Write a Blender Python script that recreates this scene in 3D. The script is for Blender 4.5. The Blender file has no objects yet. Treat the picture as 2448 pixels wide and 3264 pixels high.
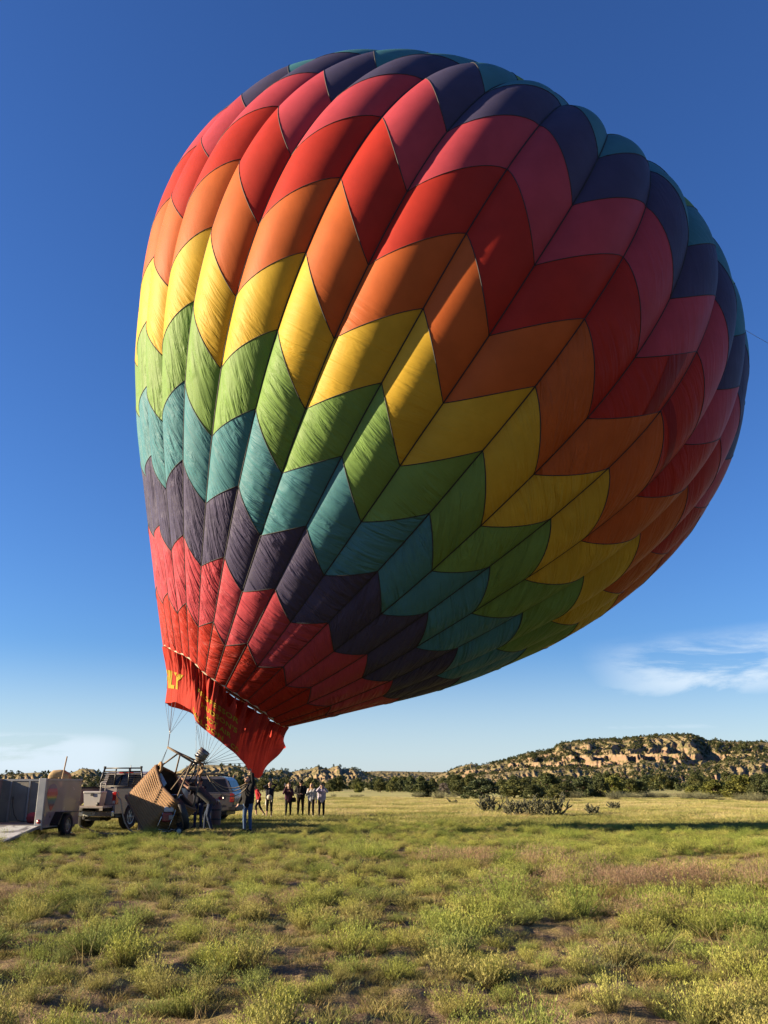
import bpy, bmesh, math, random
import numpy as np
from mathutils import Vector, Matrix, Euler, noise as mnoise
R = math.radians
sc = bpy.context.scene
C = sc.collection
# ------------------------------------------------------------------ camera
FPX, CX, CY, EYE = 2738.0, 1224.0, 1632.0, 1.55     # focal length in photo pixels (2448 x 3264)
PITCH = math.atan((2498.0 - CY) / FPX)
cam_d = bpy.data.cameras.new('camera')
cam_d.sensor_fit = 'VERTICAL'; cam_d.sensor_height = 24.0; cam_d.sensor_width = 18.0
cam_d.lens = 24.0 * FPX / 3264.0
cam_d.clip_start = 0.1; cam_d.clip_end = 60000.0
cam = bpy.data.objects.new('camera', cam_d); C.objects.link(cam)
cam.location = (0, 0, EYE); cam.rotation_euler = (math.pi / 2 + PITCH, 0, 0)
sc.camera = cam
# ------------------------------------------------------------------ world, sun, exposure
SUN_EL, SUN_AZ = R(15.5), R(-92.5)                   # azimuth clockwise from +Y: the sun stands low on the left
world = bpy.data.worlds.new('World'); sc.world = world; world.use_nodes = True
wt = world.node_tree; WN = wt.nodes; WL = wt.links
sky = WN.new('ShaderNodeTexSky'); sky.sky_type = 'NISHITA'; sky.sun_disc = False
sky.sun_elevation = SUN_EL; sky.sun_rotation = SUN_AZ % (2 * math.pi)
sky.altitude = 1900.0; sky.air_density = 1.4; sky.dust_density = 1.0; sky.ozone_density = 7.0
bg = WN['Background']; bg.inputs[1].default_value = 0.052
hs = WN.new('ShaderNodeHueSaturation'); hs.inputs['Saturation'].default_value = 1.05; hs.inputs['Hue'].default_value = 0.511
WL.new(sky.outputs[0], hs.inputs['Color'])
# thin morning cloud streaks low over the horizon, laid out by direction (azimuth, elevation)
tc = WN.new('ShaderNodeTexCoord')
def wmath(op, a, b=None, c=None):
    n = WN.new('ShaderNodeMath'); n.operation = op
    for i, v in enumerate((a, b, c)):
        if v is None: continue
        if isinstance(v, (int, float)): n.inputs[i].default_value = v
        else: WL.new(v, n.inputs[i])
    return n.outputs[0]
sx = WN.new('ShaderNodeSeparateXYZ'); WL.new(tc.outputs['Generated'], sx.inputs[0])
w_az = wmath('ARCTAN2', sx.outputs[0], sx.outputs[1])
w_el = wmath('ARCSINE', sx.outputs[2])
cv = WN.new('ShaderNodeCombineXYZ')
WL.new(wmath('MULTIPLY', w_az, 3.2), cv.inputs[0]); WL.new(wmath('MULTIPLY', w_el, 13.0), cv.inputs[1])
cn = WN.new('ShaderNodeTexNoise'); cn.inputs['Scale'].default_value = 2.1; cn.inputs['Detail'].default_value = 9.0
cn.inputs['Roughness'].default_value = 0.62; cn.inputs['Distortion'].default_value = 0.35
WL.new(cv.outputs[0], cn.inputs['Vector'])
def wband(lo, hi, v, soft):
    a = WN.new('ShaderNodeMapRange'); a.interpolation_type = 'SMOOTHSTEP'; WL.new(v, a.inputs[0])
    a.inputs[1].default_value = lo; a.inputs[2].default_value = lo + soft
    b = WN.new('ShaderNodeMapRange'); b.interpolation_type = 'SMOOTHSTEP'; WL.new(v, b.inputs[0])
    b.inputs[1].default_value = hi - soft; b.inputs[2].default_value = hi; b.inputs[3].default_value = 1.0; b.inputs[4].default_value = 0.0
    return wmath('MULTIPLY', a.outputs[0], b.outputs[0])
def cloud(az0, az1, el0, el1, thr, amt, saz=0.10, sel=0.02, tilt=0.0):
    el = wmath('SUBTRACT', w_el, wmath('MULTIPLY', w_az, tilt)) if tilt else w_el
    m = wmath('MULTIPLY', wband(R(az0), R(az1), w_az, saz), wband(R(el0), R(el1), el, sel))
    n = WN.new('ShaderNodeMapRange'); n.interpolation_type = 'SMOOTHSTEP'; WL.new(cn.outputs[0], n.inputs[0])
    n.inputs[1].default_value = thr; n.inputs[2].default_value = thr + 0.26
    return wmath('MULTIPLY', wmath('MULTIPLY', m, n.outputs[0]), amt)
CLOUDS = [(-200, 200, -9.0, 9.0, -.6, .50, .01, .145, .0), (11.5, 48, 3.0, 8.2, .32, .85, .14, .035, .06), (-8, 30, 2.9, 3.8, .38, .55, .08, .008, .0), (12, 45, 1.7, 3.8, .42, .45, .1, .02, .04),
          (-60, -12.5, -0.5, 3.7, .24, .85, .10, .026, .0), (-60, -11, 3.0, 4.6, .45, .35, .12, .015, .0), (-3, 12, -.5, 1.6, .40, .18, .1, .01, .0)]
tot = None
for cl in CLOUDS:
    c_ = cloud(*cl)
    tot = c_ if tot is None else wmath('MAXIMUM', tot, c_)
mixw = WN.new('ShaderNodeMix'); mixw.data_type = 'RGBA'
WL.new(tot, mixw.inputs[0]); WL.new(hs.outputs[0], mixw.inputs[6]); mixw.inputs[7].default_value = (4.3, 5.0, 5.7, 1)
WL.new(mixw.outputs[2], bg.inputs[0])
sun_d = bpy.data.lights.new('sun', 'SUN'); sun_d.energy = 5.0; sun_d.angle = R(0.53); sun_d.color = (1.0, 0.80, 0.54)
sun = bpy.data.objects.new('sun', sun_d); C.objects.link(sun)
SUN_DIR = Vector((math.cos(SUN_EL) * math.sin(SUN_AZ), math.cos(SUN_EL) * math.cos(SUN_AZ), math.sin(SUN_EL)))
sun.rotation_euler = SUN_DIR.to_track_quat('Z', 'Y').to_euler()
sun.location = SUN_DIR * 100
vs = sc.view_settings
vs.view_transform = 'Standard'; vs.look = 'None'; vs.exposure = 1.8; vs.gamma = 1.0; vs.use_curve_mapping = False
sc.cycles.max_bounces = 6; sc.cycles.diffuse_bounces = 3; sc.cycles.transmission_bounces = 4; sc.cycles.transparent_max_bounces = 6
sc.cycles.use_adaptive_sampling = True; sc.cycles.adaptive_threshold = 0.006; sc.cycles.adaptive_min_samples = 12
sc.cycles.use_denoising = True; sc.cycles.denoising_prefilter = 'ACCURATE'; sc.cycles.sample_clamp_indirect = 3.0
# ------------------------------------------------------------------ helpers
random.seed(7); rng = np.random.default_rng(7)
def pt(x, y, depth):                                  # photo pixel + world distance ahead (Y) -> world point
    dx = (x - CX) / FPX; du = (CY - y) / FPX
    v = Vector((dx, math.cos(PITCH) - du * math.sin(PITCH), math.sin(PITCH) + du * math.cos(PITCH)))
    return Vector((0, 0, EYE)) + v * (depth / v.y)
def tag(o, label=None, cat=None, group=None, kind=None):
    if label: o['label'] = label
    if cat: o['category'] = cat
    if group: o['group'] = group
    if kind: o['kind'] = kind
    return o
def empty(name, loc=(0, 0, 0), rz=0.0, **k):
    o = bpy.data.objects.new(name, None); C.objects.link(o); o.location = loc; o.rotation_euler = (0, 0, rz)
    o.empty_display_size = 0.2
    return tag(o, **k)
def link(name, me, mat=None, parent=None, loc=None, rot=None, scale=None, **k):
    o = bpy.data.objects.new(name, me); C.objects.link(o)
    if mat is not None:
        if len(me.materials) == 0:
            for m_ in (mat if isinstance(mat, (list, tuple)) else [mat]): me.materials.append(m_)
    if parent is not None: o.parent = parent
    if loc is not None: o.location = loc
    if rot is not None: o.rotation_euler = rot
    if scale is not None: o.scale = scale if hasattr(scale, '__len__') else (scale,) * 3
    return tag(o, **k)
def mesh(name, v, f, smooth=False, mats=None, midx=None):
    me = bpy.data.meshes.new(name)
    me.from_pydata([tuple(map(float, p)) for p in v] if not isinstance(v, list) else v, [], f if isinstance(f, list) else [tuple(map(int, q)) for q in f])
    if smooth: me.polygons.foreach_set('use_smooth', np.ones(len(me.polygons), dtype=bool))
    if mats:
        for m in mats: me.materials.append(m)
    if midx is not None: me.polygons.foreach_set('material_index', np.asarray(midx, dtype=np.int32))
    me.update(); return me
def fastmesh(name, v, f, smooth=False):               # numpy verts (n,3), faces (m,k) of one size
    me = bpy.data.meshes.new(name); v = np.asarray(v, np.float32); f = np.asarray(f, np.int32); k = f.shape[1]
    me.vertices.add(len(v)); me.vertices.foreach_set('co', v.ravel())
    me.loops.add(f.size); me.loops.foreach_set('vertex_index', f.ravel())
    me.polygons.add(len(f)); me.polygons.foreach_set('loop_start', np.arange(0, f.size, k, dtype=np.int32))
    me.polygons.foreach_set('loop_total', np.full(len(f), k, np.int32))
    if smooth: me.polygons.foreach_set('use_smooth', np.ones(len(f), dtype=bool))
    me.update(calc_edges=True); me.validate(); return me
def attr(me, name, vals, kind='FLOAT_VECTOR'):
    a = me.attributes.new(name, kind, 'POINT'); vals = np.asarray(vals, np.float32)
    a.data.foreach_set({'FLOAT_VECTOR': 'vector', 'FLOAT': 'value', 'FLOAT_COLOR': 'color'}[kind], vals.ravel())
class MB:                                             # collects simple solids into one mesh
    def __init__(s): s.v = []; s.f = []
    def add(s, vs_, fs):
        n = len(s.v); s.v += [tuple(p) for p in vs_]; s.f += [tuple(i + n for i in q) for q in fs]; return s
    def box(s, x0, x1, y0, y1, z0, z1, m=None):
        vs_ = [Vector((x, y, z)) for z in (z0, z1) for x, y in ((x0, y0), (x1, y0), (x1, y1), (x0, y1))]
        if m is not None: vs_ = [m @ p for p in vs_]
        return s.add(vs_, [(3, 2, 1, 0), (4, 5, 6, 7), (0, 1, 5, 4), (1, 2, 6, 5), (2, 3, 7, 6), (3, 0, 4, 7)])
    def cbox(s, x0, x1, y0, y1, z0, z1, b=0.02, m=None):   # box with chamfered edges
        bm = bmesh.new(); bmesh.ops.create_cube(bm, size=1)
        for p in bm.verts: p.co = Vector(((x0 + x1) / 2 + p.co.x * (x1 - x0), (y0 + y1) / 2 + p.co.y * (y1 - y0), (z0 + z1) / 2 + p.co.z * (z1 - z0)))
        bmesh.ops.bevel(bm, geom=bm.edges[:], offset=b, segments=2, profile=0.6, affect='EDGES')
        vs_ = [p.co.copy() for p in bm.verts]
        if m is not None: vs_ = [m @ p for p in vs_]
        bm.verts.index_update(); s.add(vs_, [tuple(q.index for q in f.verts) for f in bm.faces]); bm.free(); return s
    def prism(s, prof, x0, x1, axis='x'):             # profile (a,b) pairs extruded along an axis
        n = len(prof)
        def P(a, b, c): return {'x': (c, a, b), 'y': (a, c, b), 'z': (a, b, c)}[axis]
        vs_ = [P(a, b, x0) for a, b in prof] + [P(a, b, x1) for a, b in prof]
        return s.add(vs_, [tuple(range(n)), tuple(range(2 * n - 1, n - 1, -1))] + [((i + 1) % n, i, n + i, n + (i + 1) % n) for i in range(n)])
    def tube(s, pts, r, n=8, cap=True, closed=False):
        pts = [Vector(p) for p in pts]; rs = r if hasattr(r, '__len__') else [r] * len(pts)
        base = len(s.v); up = None; m = len(pts)
        for i, p in enumerate(pts):
            if closed: t = pts[(i + 1) % m] - pts[i - 1]
            else: t = pts[min(i + 1, m - 1)] - pts[max(i - 1, 0)]
            t = t.normalized() if t.length > 1e-9 else Vector((0, 0, 1))
            if up is None:
                up = Vector((0, 0, 1)) if abs(t.z) < 0.9 else Vector((1, 0, 0))
            a = t.cross(up)
            a = a.normalized() if a.length > 1e-6 else t.orthogonal().normalized()
            b = a.cross(t).normalized(); up = b
            for k in range(n):
                g = 2 * math.pi * k / n; s.v.append(tuple(p + (a * math.cos(g) + b * math.sin(g)) * rs[i]))
        for i in range(m if closed else m - 1):
            j = (i + 1) % m
            for k in range(n):
                s.f.append((base + i * n + k, base + i * n + (k + 1) % n, base + j * n + (k + 1) % n, base + j * n + k))
        if cap and not closed:
            s.f.append(tuple(base + k for k in range(n))[::-1]); s.f.append(tuple(base + (m - 1) * n + k for k in range(n)))
        return s
    def lathe(s, prof, n=20, m=None, arc=2 * math.pi):    # (r, z) profile about z
        base = len(s.v); full = abs(arc - 2 * math.pi) < 1e-6
        cnt = n if full else n + 1
        for r_, z in prof:
            for k in range(cnt):
                g = arc * k / n; p = Vector((r_ * math.cos(g), r_ * math.sin(g), z)); s.v.append(tuple(m @ p if m is not None else p))
        for i in range(len(prof) - 1):
            for k in range(n):
                s.f.append((base + i * cnt + k, base + i * cnt + (k + 1) % cnt, base + (i + 1) * cnt + (k + 1) % cnt, base + (i + 1) * cnt + k))
        return s
    def build(s, name, mat=None, parent=None, smooth=False, loc=None, rot=None, **k):
        me = mesh(name, s.v, s.f, smooth)
        bm = bmesh.new(); bm.from_mesh(me); bmesh.ops.recalc_face_normals(bm, faces=bm.faces[:]); bm.to_mesh(me); bm.free()
        return link(name, me, mat, parent, loc, rot, **k)
def auto_smooth(o, ang=35):
    me = o.data
    bm = bmesh.new(); bm.from_mesh(me)
    for f in bm.faces: f.smooth = True
    for e in bm.edges: e.smooth = len(e.link_faces) == 2 and e.calc_face_angle(0) < R(ang)
    bm.to_mesh(me); bm.free(); return o
# ---- materials
class NT:
    def __init__(s, name):
        s.m = bpy.data.materials.new(name); s.m.use_nodes = True; s.t = s.m.node_tree; s.n = s.t.nodes; s.l = s.t.links
        s.p = s.n['Principled BSDF']; s.out = s.n['Material Output']
    def new(s, kind, **k):
        n = s.n.new(kind)
        for a, v in k.items(): setattr(n, a, v)
        return n
    def put(s, sock, v):
        if isinstance(v, (int, float)): sock.default_value = v
        elif isinstance(v, (tuple, list)): sock.default_value = (*v, 1) if len(v) == 3 and len(sock.default_value) == 4 else v
        else: s.l.new(v, sock)
    def math(s, op, a, b=0.0, c=0.0):
        n = s.new('ShaderNodeMath', operation=op); s.put(n.inputs[0], a); s.put(n.inputs[1], b); s.put(n.inputs[2], c); return n.outputs[0]
    def mix(s, fac, a, b, blend='MIX'):
        n = s.new('ShaderNodeMix', data_type='RGBA', blend_type=blend); s.put(n.inputs[0], fac); s.put(n.inputs[6], a); s.put(n.inputs[7], b); return n.outputs[2]
    def noise(s, vec, scale, detail=4.0, rough=0.55, dist=0.0):
        n = s.new('ShaderNodeTexNoise'); s.put(n.inputs['Scale'], scale); s.put(n.inputs['Detail'], detail); s.put(n.inputs['Roughness'], rough); s.put(n.inputs['Distortion'], dist)
        if vec is not None: s.l.new(vec, n.inputs['Vector'])
        return n.outputs[0]
    def ramp(s, v, lo, hi, a=0.0, b=1.0):
        n = s.new('ShaderNodeMapRange', interpolation_type='SMOOTHSTEP'); s.put(n.inputs[0], v); s.put(n.inputs[1], lo); s.put(n.inputs[2], hi); s.put(n.inputs[3], a); s.put(n.inputs[4], b); return n.outputs[0]
    def obj(s): return s.new('ShaderNodeTexCoord').outputs['Object']
    def pos(s): return s.new('ShaderNodeNewGeometry').outputs['Position']
    def attr(s, name, out='Vector'): return s.new('ShaderNodeAttribute', attribute_name=name).outputs[out]
    def bump(s, h, strength=0.3, dist=0.02):
        n = s.new('ShaderNodeBump'); s.put(n.inputs['Strength'], strength); s.put(n.inputs['Distance'], dist); s.l.new(h, n.inputs['Height']); return n.outputs[0]
    def scalev(s, vec, k):
        n = s.new('ShaderNodeVectorMath', operation='MULTIPLY'); s.l.new(vec, n.inputs[0]); n.inputs[1].default_value = k; return n.outputs[0]
def simple(name, col, rough=0.6, metal=0.0, var=0.12, scale=6.0, spec=0.5, bump=0.0, coat=0.0, dirt=None):
    col = tuple(x * 0.58 for x in col); t = NT(name); v = t.obj(); n = t.noise(v, scale, 5.0)
    if dirt: dirt = (tuple(x * 0.58 for x in dirt[0]), dirt[1])
    c = t.mix(t.ramp(n, 0.25, 0.75), tuple(x * (1 - var) for x in col), tuple(min(1, x * (1 + var)) for x in col))
    if dirt: c = t.mix(t.ramp(t.noise(v, scale * 0.4, 7.0, 0.65), 0.48, 0.75, 0.0, dirt[1]), c, dirt[0])
    t.put(t.p.inputs['Base Color'], c); t.put(t.p.inputs['Roughness'], t.ramp(n, 0.2, 0.8, max(0.02, rough - 0.08), min(1, rough + 0.08)))
    t.put(t.p.inputs['Metallic'], metal); t.put(t.p.inputs['Specular IOR Level'], spec)
    if coat: t.put(t.p.inputs['Coat Weight'], coat); t.put(t.p.inputs['Coat Roughness'], 0.06)
    if bump: t.put(t.p.inputs['Normal'], t.bump(t.noise(v, scale * 6, 4.0), bump, 0.01))
    return t.m
def gpt(x, y, z=0.0):                                  # photo pixel -> where its sight line meets height z
    dx = (x - CX) / FPX; du = (CY - y) / FPX
    v = Vector((dx, math.cos(PITCH) - du * math.sin(PITCH), math.sin(PITCH) + du * math.cos(PITCH)))
    return Vector((0, 0, EYE)) + v * ((z - EYE) / v.z)
# ------------------------------------------------------------------ balloon: seam curves (32 seams x 22 stations, cm)
SEAMS = np.array([
-746,2932,610,-780,2927,773,-815,2921,937,-850,2918,1096,-883,2916,1250,-910,2918,1397,-925,2923,1532,-929,2929,1664,-924,2934,1805,-913,2936,1954,-895,2938,2104,-864,2940,2251,-811,2943,2395,-733,2945,2531,-630,2948,2648,-501,2953,2735,-353,2960,2785,-195,2968,2798,-40,2976,2776,223,3005,2702,458,3033,2597,686,3060,2480,-717,2884,593,-746,2859,750,-777,2834,907,-808,2811,1060,-838,2790,1210,-864,2771,1356,-881,2757,1495,-888,2745,1634,-885,2732,1782,-875,2719,1937,-854,2710,2087,-817,2705,2230,-757,2703,2371,-673,2705,2505,-567,2714,2621,-439,2732,2706,-293,2759,2756,-140,2791,2770,11,2826,2749,257,2907,2684,475,2984,2589,686,3060,2480,-686,2844,576,-708,2803,720,-731,2761,864,-754,2721,1006,-776,2681,1151,-795,2643,1297,-808,2608,1444,-811,2575,1593,-804,2544,1749,-786,2517,1905,-756,2498,2052,-709,2488,2192,-641,2485,2329,-555,2491,2458,-453,2509,2568,-334,2540,2652,-198,2585,2703,-54,2639,2722,88,2700,2706,308,2823,2656,501,2942,2574,686,3060,2480,-656,2810,563,-669,2754,697,-683,2697,830,-695,2641,966,-707,2585,1106,-715,2531,1250,-718,2478,1398,-712,2427,1549,-694,2382,1701,-665,2345,1851,-623,2318,1994,-566,2304,2132,-492,2302,2265,-406,2314,2386,-310,2341,2491,-201,2384,2576,-77,2444,2633,54,2518,2659,182,2602,2651,370,2759,2619,532,2910,2556,686,3060,2480,-627,2784,546,-628,2713,672,-629,2644,799,-629,2574,931,-626,2506,1065,-621,2440,1200,-612,2375,1340,-594,2313,1484,-565,2259,1627,-526,2213,1767,-477,2181,1906,-415,2163,2042,-340,2162,2172,-253,2178,2291,-159,2212,2398,-57,2264,2488,56,2338,2553,172,2428,2589,285,2532,2591,437,2712,2579,565,2886,2536,686,3060,2480,-597,2764,521,-583,2683,640,-569,2603,760,-552,2524,886,-534,2447,1011,-514,2373,1136,-490,2301,1266,-460,2232,1400,-422,2172,1533,-376,2122,1667,-322,2085,1802,-259,2064,1936,-185,2062,2066,-99,2079,2188,-6,2116,2300,92,2177,2397,194,2262,2471,295,2367,2516,389,2488,2528,506,2683,2538,600,2872,2516,686,3060,2480,-567,2750,494,-536,2661,605,-505,2575,718,-473,2489,834,-439,2407,950,-403,2328,1066,-365,2251,1187,-322,2179,1313,-273,2116,1440,-218,2062,1569,-159,2022,1699,-93,1999,1831,-19,1995,1962,63,2012,2087,151,2052,2205,242,2119,2308,332,2213,2389,417,2331,2443,490,2465,2467,573,2668,2498,633,2864,2495,686,3060,2480,-534,2741,472,-487,2648,574,-440,2558,676,-392,2470,781,-343,2385,888,-293,2303,996,-240,2224,1109,-183,2152,1227,-123,2088,1348,-58,2033,1472,9,1992,1599,79,1967,1729,153,1962,1859,232,1979,1986,312,2020,2108,392,2091,2218,468,2192,2306,534,2317,2370,586,2459,2407,636,2664,2458,665,2862,2476,686,3060,2480,-499,2739,451,-435,2646,542,-372,2555,633,-309,2467,729,-246,2382,826,-181,2300,925,-114,2222,1030,-43,2151,1141,30,2089,1255,104,2035,1374,178,1993,1497,253,1968,1624,328,1963,1752,402,1980,1880,474,2022,2007,540,2092,2126,599,2194,2225,647,2321,2301,677,2465,2351,696,2668,2421,695,2864,2457,686,3060,2480,-464,2746,430,-383,2656,510,-304,2568,592,-225,2482,679,-147,2400,767,-69,2321,858,12,2246,955,94,2178,1059,178,2118,1166,262,2067,1279,344,2027,1397,423,2004,1520,499,2000,1645,570,2018,1775,633,2057,1909,686,2123,2038,728,2221,2149,755,2343,2236,764,2482,2298,753,2680,2387,724,2870,2440,686,3060,2480,-432,2760,410,-336,2676,481,-241,2595,555,-146,2516,633,-52,2439,714,39,2365,797,131,2296,887,224,2232,984,318,2176,1085,410,2128,1190,499,2092,1303,582,2073,1421,660,2071,1546,730,2088,1677,787,2124,1816,829,2184,1953,855,2272,2074,864,2383,2171,851,2511,2246,811,2699,2352,752,2880,2422,686,3060,2480,-404,2781,393,-296,2707,456,-187,2635,521,-79,2566,591,28,2497,666,132,2432,744,235,2369,827,339,2312,916,443,2262,1010,544,2220,1109,639,2189,1215,727,2173,1331,807,2172,1456,876,2188,1590,930,2220,1729,966,2273,1865,981,2349,1991,973,2445,2100,940,2555,2189,869,2727,2314,782,2894,2404,686,3060,2480,-380,2808,377,-263,2747,432,-145,2688,489,-27,2629,553,90,2572,624,204,2516,698,317,2464,774,431,2416,855,543,2375,941,653,2340,1033,757,2315,1135,850,2302,1248,933,2302,1375,1002,2315,1510,1056,2343,1647,1089,2388,1780,1096,2451,1908,1075,2527,2028,1025,2615,2132,926,2767,2276,810,2914,2385,686,3060,2480,-361,2841,361,-236,2794,408,-110,2750,459,16,2704,518,141,2660,585,263,2617,653,384,2577,723,505,2542,797,626,2510,879,745,2484,969,854,2465,1068,952,2456,1179,1035,2457,1302,1104,2468,1436,1158,2490,1573,1191,2524,1708,1194,2571,1841,1163,2628,1969,1101,2694,2081,976,2820,2243,835,2940,2368,686,3060,2480,-345,2878,347,-210,2848,389,-76,2819,435,57,2789,487,190,2759,547,323,2731,610,452,2706,676,580,2684,747,708,2663,829,830,2645,922,941,2633,1023,1039,2628,1129,1121,2632,1244,1188,2641,1373,1240,2656,1512,1271,2679,1653,1269,2710,1792,1233,2748,1924,1163,2792,2042,1017,2884,2217,855,2972,2355,686,3060,2480,-331,2916,341,-188,2904,380,-49,2893,420,86,2882,462,223,2870,511,368,2858,571,510,2848,636,644,2840,706,767,2833,785,884,2826,876,996,2821,978,1098,2821,1085,1184,2825,1200,1251,2832,1328,1301,2841,1468,1328,2853,1615,1322,2868,1759,1281,2887,1894,1206,2908,2014,1045,2960,2199,869,3010,2346,686,3060,2480,-326,2956,342,-180,2963,379,-42,2972,412,89,2983,444,226,2991,484,377,2997,541,528,3003,605,661,3010,671,774,3019,741,881,3027,822,995,3032,920,1109,3035,1034,1208,3038,1160,1282,3040,1297,1333,3042,1443,1357,3042,1593,1347,3041,1740,1302,3039,1878,1224,3036,2000,1057,3045,2189,875,3053,2341,686,3060,2480,-332,2996,346,-188,3024,382,-52,3055,412,77,3088,439,213,3117,476,363,3143,529,512,3165,592,641,3189,656,747,3213,719,849,3235,791,964,3251,885,1086,3259,1004,1194,3261,1141,1276,3259,1288,1329,3252,1439,1352,3240,1591,1339,3222,1740,1293,3197,1879,1214,3167,2001,1051,3132,2190,872,3096,2342,686,3060,2480,-346,3035,351,-206,3085,388,-70,3139,421,63,3193,452,199,3243,491,342,3288,544,482,3329,607,608,3367,672,715,3404,739,819,3437,813,932,3462,907,1047,3476,1026,1151,3480,1164,1231,3474,1311,1284,3461,1461,1307,3436,1613,1296,3399,1761,1252,3351,1899,1178,3294,2019,1027,3216,2202,860,3138,2348,686,3060,2480,-362,3073,359,-229,3144,401,-95,3218,440,38,3293,479,171,3363,524,304,3427,580,434,3485,645,555,3537,716,665,3584,791,771,3625,875,878,3658,973,982,3677,1090,1073,3682,1222,1146,3675,1364,1198,3654,1511,1223,3617,1659,1218,3562,1803,1182,3491,1937,1118,3409,2052,987,3291,2224,841,3176,2359,686,3060,2480,-382,3111,369,-260,3199,419,-136,3291,467,-11,3383,516,112,3470,570,234,3550,632,352,3623,701,466,3688,778,575,3746,862,679,3795,954,779,3833,1057,871,3854,1174,953,3859,1303,1022,3847,1441,1074,3819,1583,1106,3771,1726,1111,3700,1865,1089,3611,1991,1040,3508,2097,936,3357,2253,815,3209,2373,686,3060,2480,-406,3149,383,-300,3249,442,-192,3353,501,-83,3457,561,26,3557,625,132,3648,695,238,3733,772,342,3810,856,443,3877,947,540,3933,1045,633,3975,1153,719,3997,1272,797,3999,1400,865,3982,1535,922,3948,1673,963,3892,1810,982,3810,1940,978,3708,2056,949,3590,2150,876,3411,2288,785,3236,2391,686,3060,2480,-436,3186,400,-348,3293,471,-259,3403,541,-169,3512,613,-79,3617,688,11,3715,769,102,3807,854,193,3891,946,283,3966,1044,372,4027,1148,458,4072,1260,540,4094,1381,617,4095,1509,688,4076,1641,751,4037,1775,804,3977,1905,839,3891,2025,854,3783,2129,848,3656,2210,809,3454,2328,751,3257,2411,686,3060,2480,-475,3222,423,-405,3330,505,-336,3439,587,-265,3547,670,-193,3651,757,-120,3750,848,-45,3844,943,32,3930,1043,110,4007,1148,189,4072,1259,268,4119,1375,347,4143,1498,424,4146,1625,500,4127,1755,571,4090,1884,635,4030,2007,686,3944,2117,721,3835,2209,738,3706,2276,736,3487,2371,715,3274,2432,686,3060,2480,-523,3250,451,-471,3355,544,-418,3459,637,-365,3560,731,-310,3659,828,-253,3754,929,-193,3845,1034,-130,3929,1142,-64,4005,1255,4,4069,1372,76,4118,1493,151,4146,1617,229,4154,1744,308,4142,1872,386,4109,1997,460,4053,2113,526,3971,2214,580,3865,2294,619,3738,2347,658,3508,2419,676,3284,2456,686,3060,2480,-578,3265,485,-542,3364,587,-505,3460,690,-467,3554,794,-427,3644,900,-384,3733,1010,-337,3816,1123,-287,3894,1239,-232,3964,1359,-173,4025,1482,-109,4075,1608,-40,4110,1735,36,4126,1864,115,4122,1990,198,4096,2112,281,4046,2223,361,3970,2315,432,3869,2385,492,3748,2425,574,3515,2470,634,3288,2482,686,3060,2480,-636,3262,520,-615,3352,632,-593,3440,744,-568,3525,857,-541,3607,971,-510,3687,1089,-475,3761,1209,-435,3829,1332,-389,3891,1458,-339,3948,1586,-284,3998,1717,-222,4038,1850,-153,4062,1981,-75,4067,2109,10,4050,2229,101,4006,2335,192,3936,2420,281,3842,2478,360,3728,2506,487,3502,2524,590,3281,2508,686,3060,2480,-691,3236,555,-684,3317,676,-675,3396,796,-664,3472,917,-649,3546,1040,-630,3616,1164,-604,3681,1291,-572,3739,1419,-534,3792,1550,-493,3843,1684,-447,3891,1820,-394,3932,1958,-333,3962,2094,-260,3974,2225,-174,3963,2344,-76,3926,2446,28,3863,2523,132,3777,2571,232,3674,2587,402,3466,2577,548,3263,2535,686,3060,2480,-736,3190,584,-742,3260,714,-746,3328,843,-748,3395,972,-745,3459,1103,-738,3519,1235,-721,3574,1367,-696,3622,1500,-665,3667,1634,-631,3710,1773,-594,3753,1914,-551,3793,2058,-497,3823,2200,-429,3838,2333,-343,3832,2452,-239,3801,2550,-123,3746,2619,-2,3672,2657,116,3583,2661,326,3406,2626,510,3233,2559,686,3060,2480,-764,3128,605,-782,3184,743,-799,3239,882,-814,3294,1021,-824,3346,1159,-827,3395,1298,-819,3439,1434,-802,3478,1570,-777,3514,1708,-750,3550,1850,-720,3585,1997,-685,3618,2145,-637,3644,2291,-572,3657,2426,-485,3654,2544,-374,3629,2638,-246,3586,2700,-111,3527,2728,23,3457,2721,265,3323,2666,479,3192,2579,686,3060,2480,-774,3060,616,-802,3097,765,-830,3135,914,-855,3173,1062,-877,3210,1209,-890,3246,1353,-891,3279,1492,-881,3309,1628,-864,3337,1767,-842,3362,1911,-818,3388,2060,-787,3411,2211,-742,3429,2358,-676,3438,2494,-585,3436,2612,-468,3420,2701,-330,3391,2757,-183,3352,2778,-36,3305,2763,225,3222,2693,460,3141,2593,686,3060,2480,-767,2992,619,-800,3008,777,-835,3025,937,-868,3043,1093,-897,3061,1246,-919,3081,1393,-929,3101,1530,-926,3121,1663,-915,3139,1801,-900,3154,1947,-880,3168,2097,-850,3180,2248,-803,3190,2394,-732,3195,2530,-635,3195,2647,-511,3189,2734,-366,3177,2786,-211,3160,2802,-57,3140,2781,211,3114,2705,453,3087,2599,686,3060,2480
], np.float32).reshape(32, 22, 3) / 100.0
SEAMS = (SEAMS - np.array([0, 0, 1.6], np.float32)) * 1.09 + np.array([0, 0, EYE], np.float32)

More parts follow.
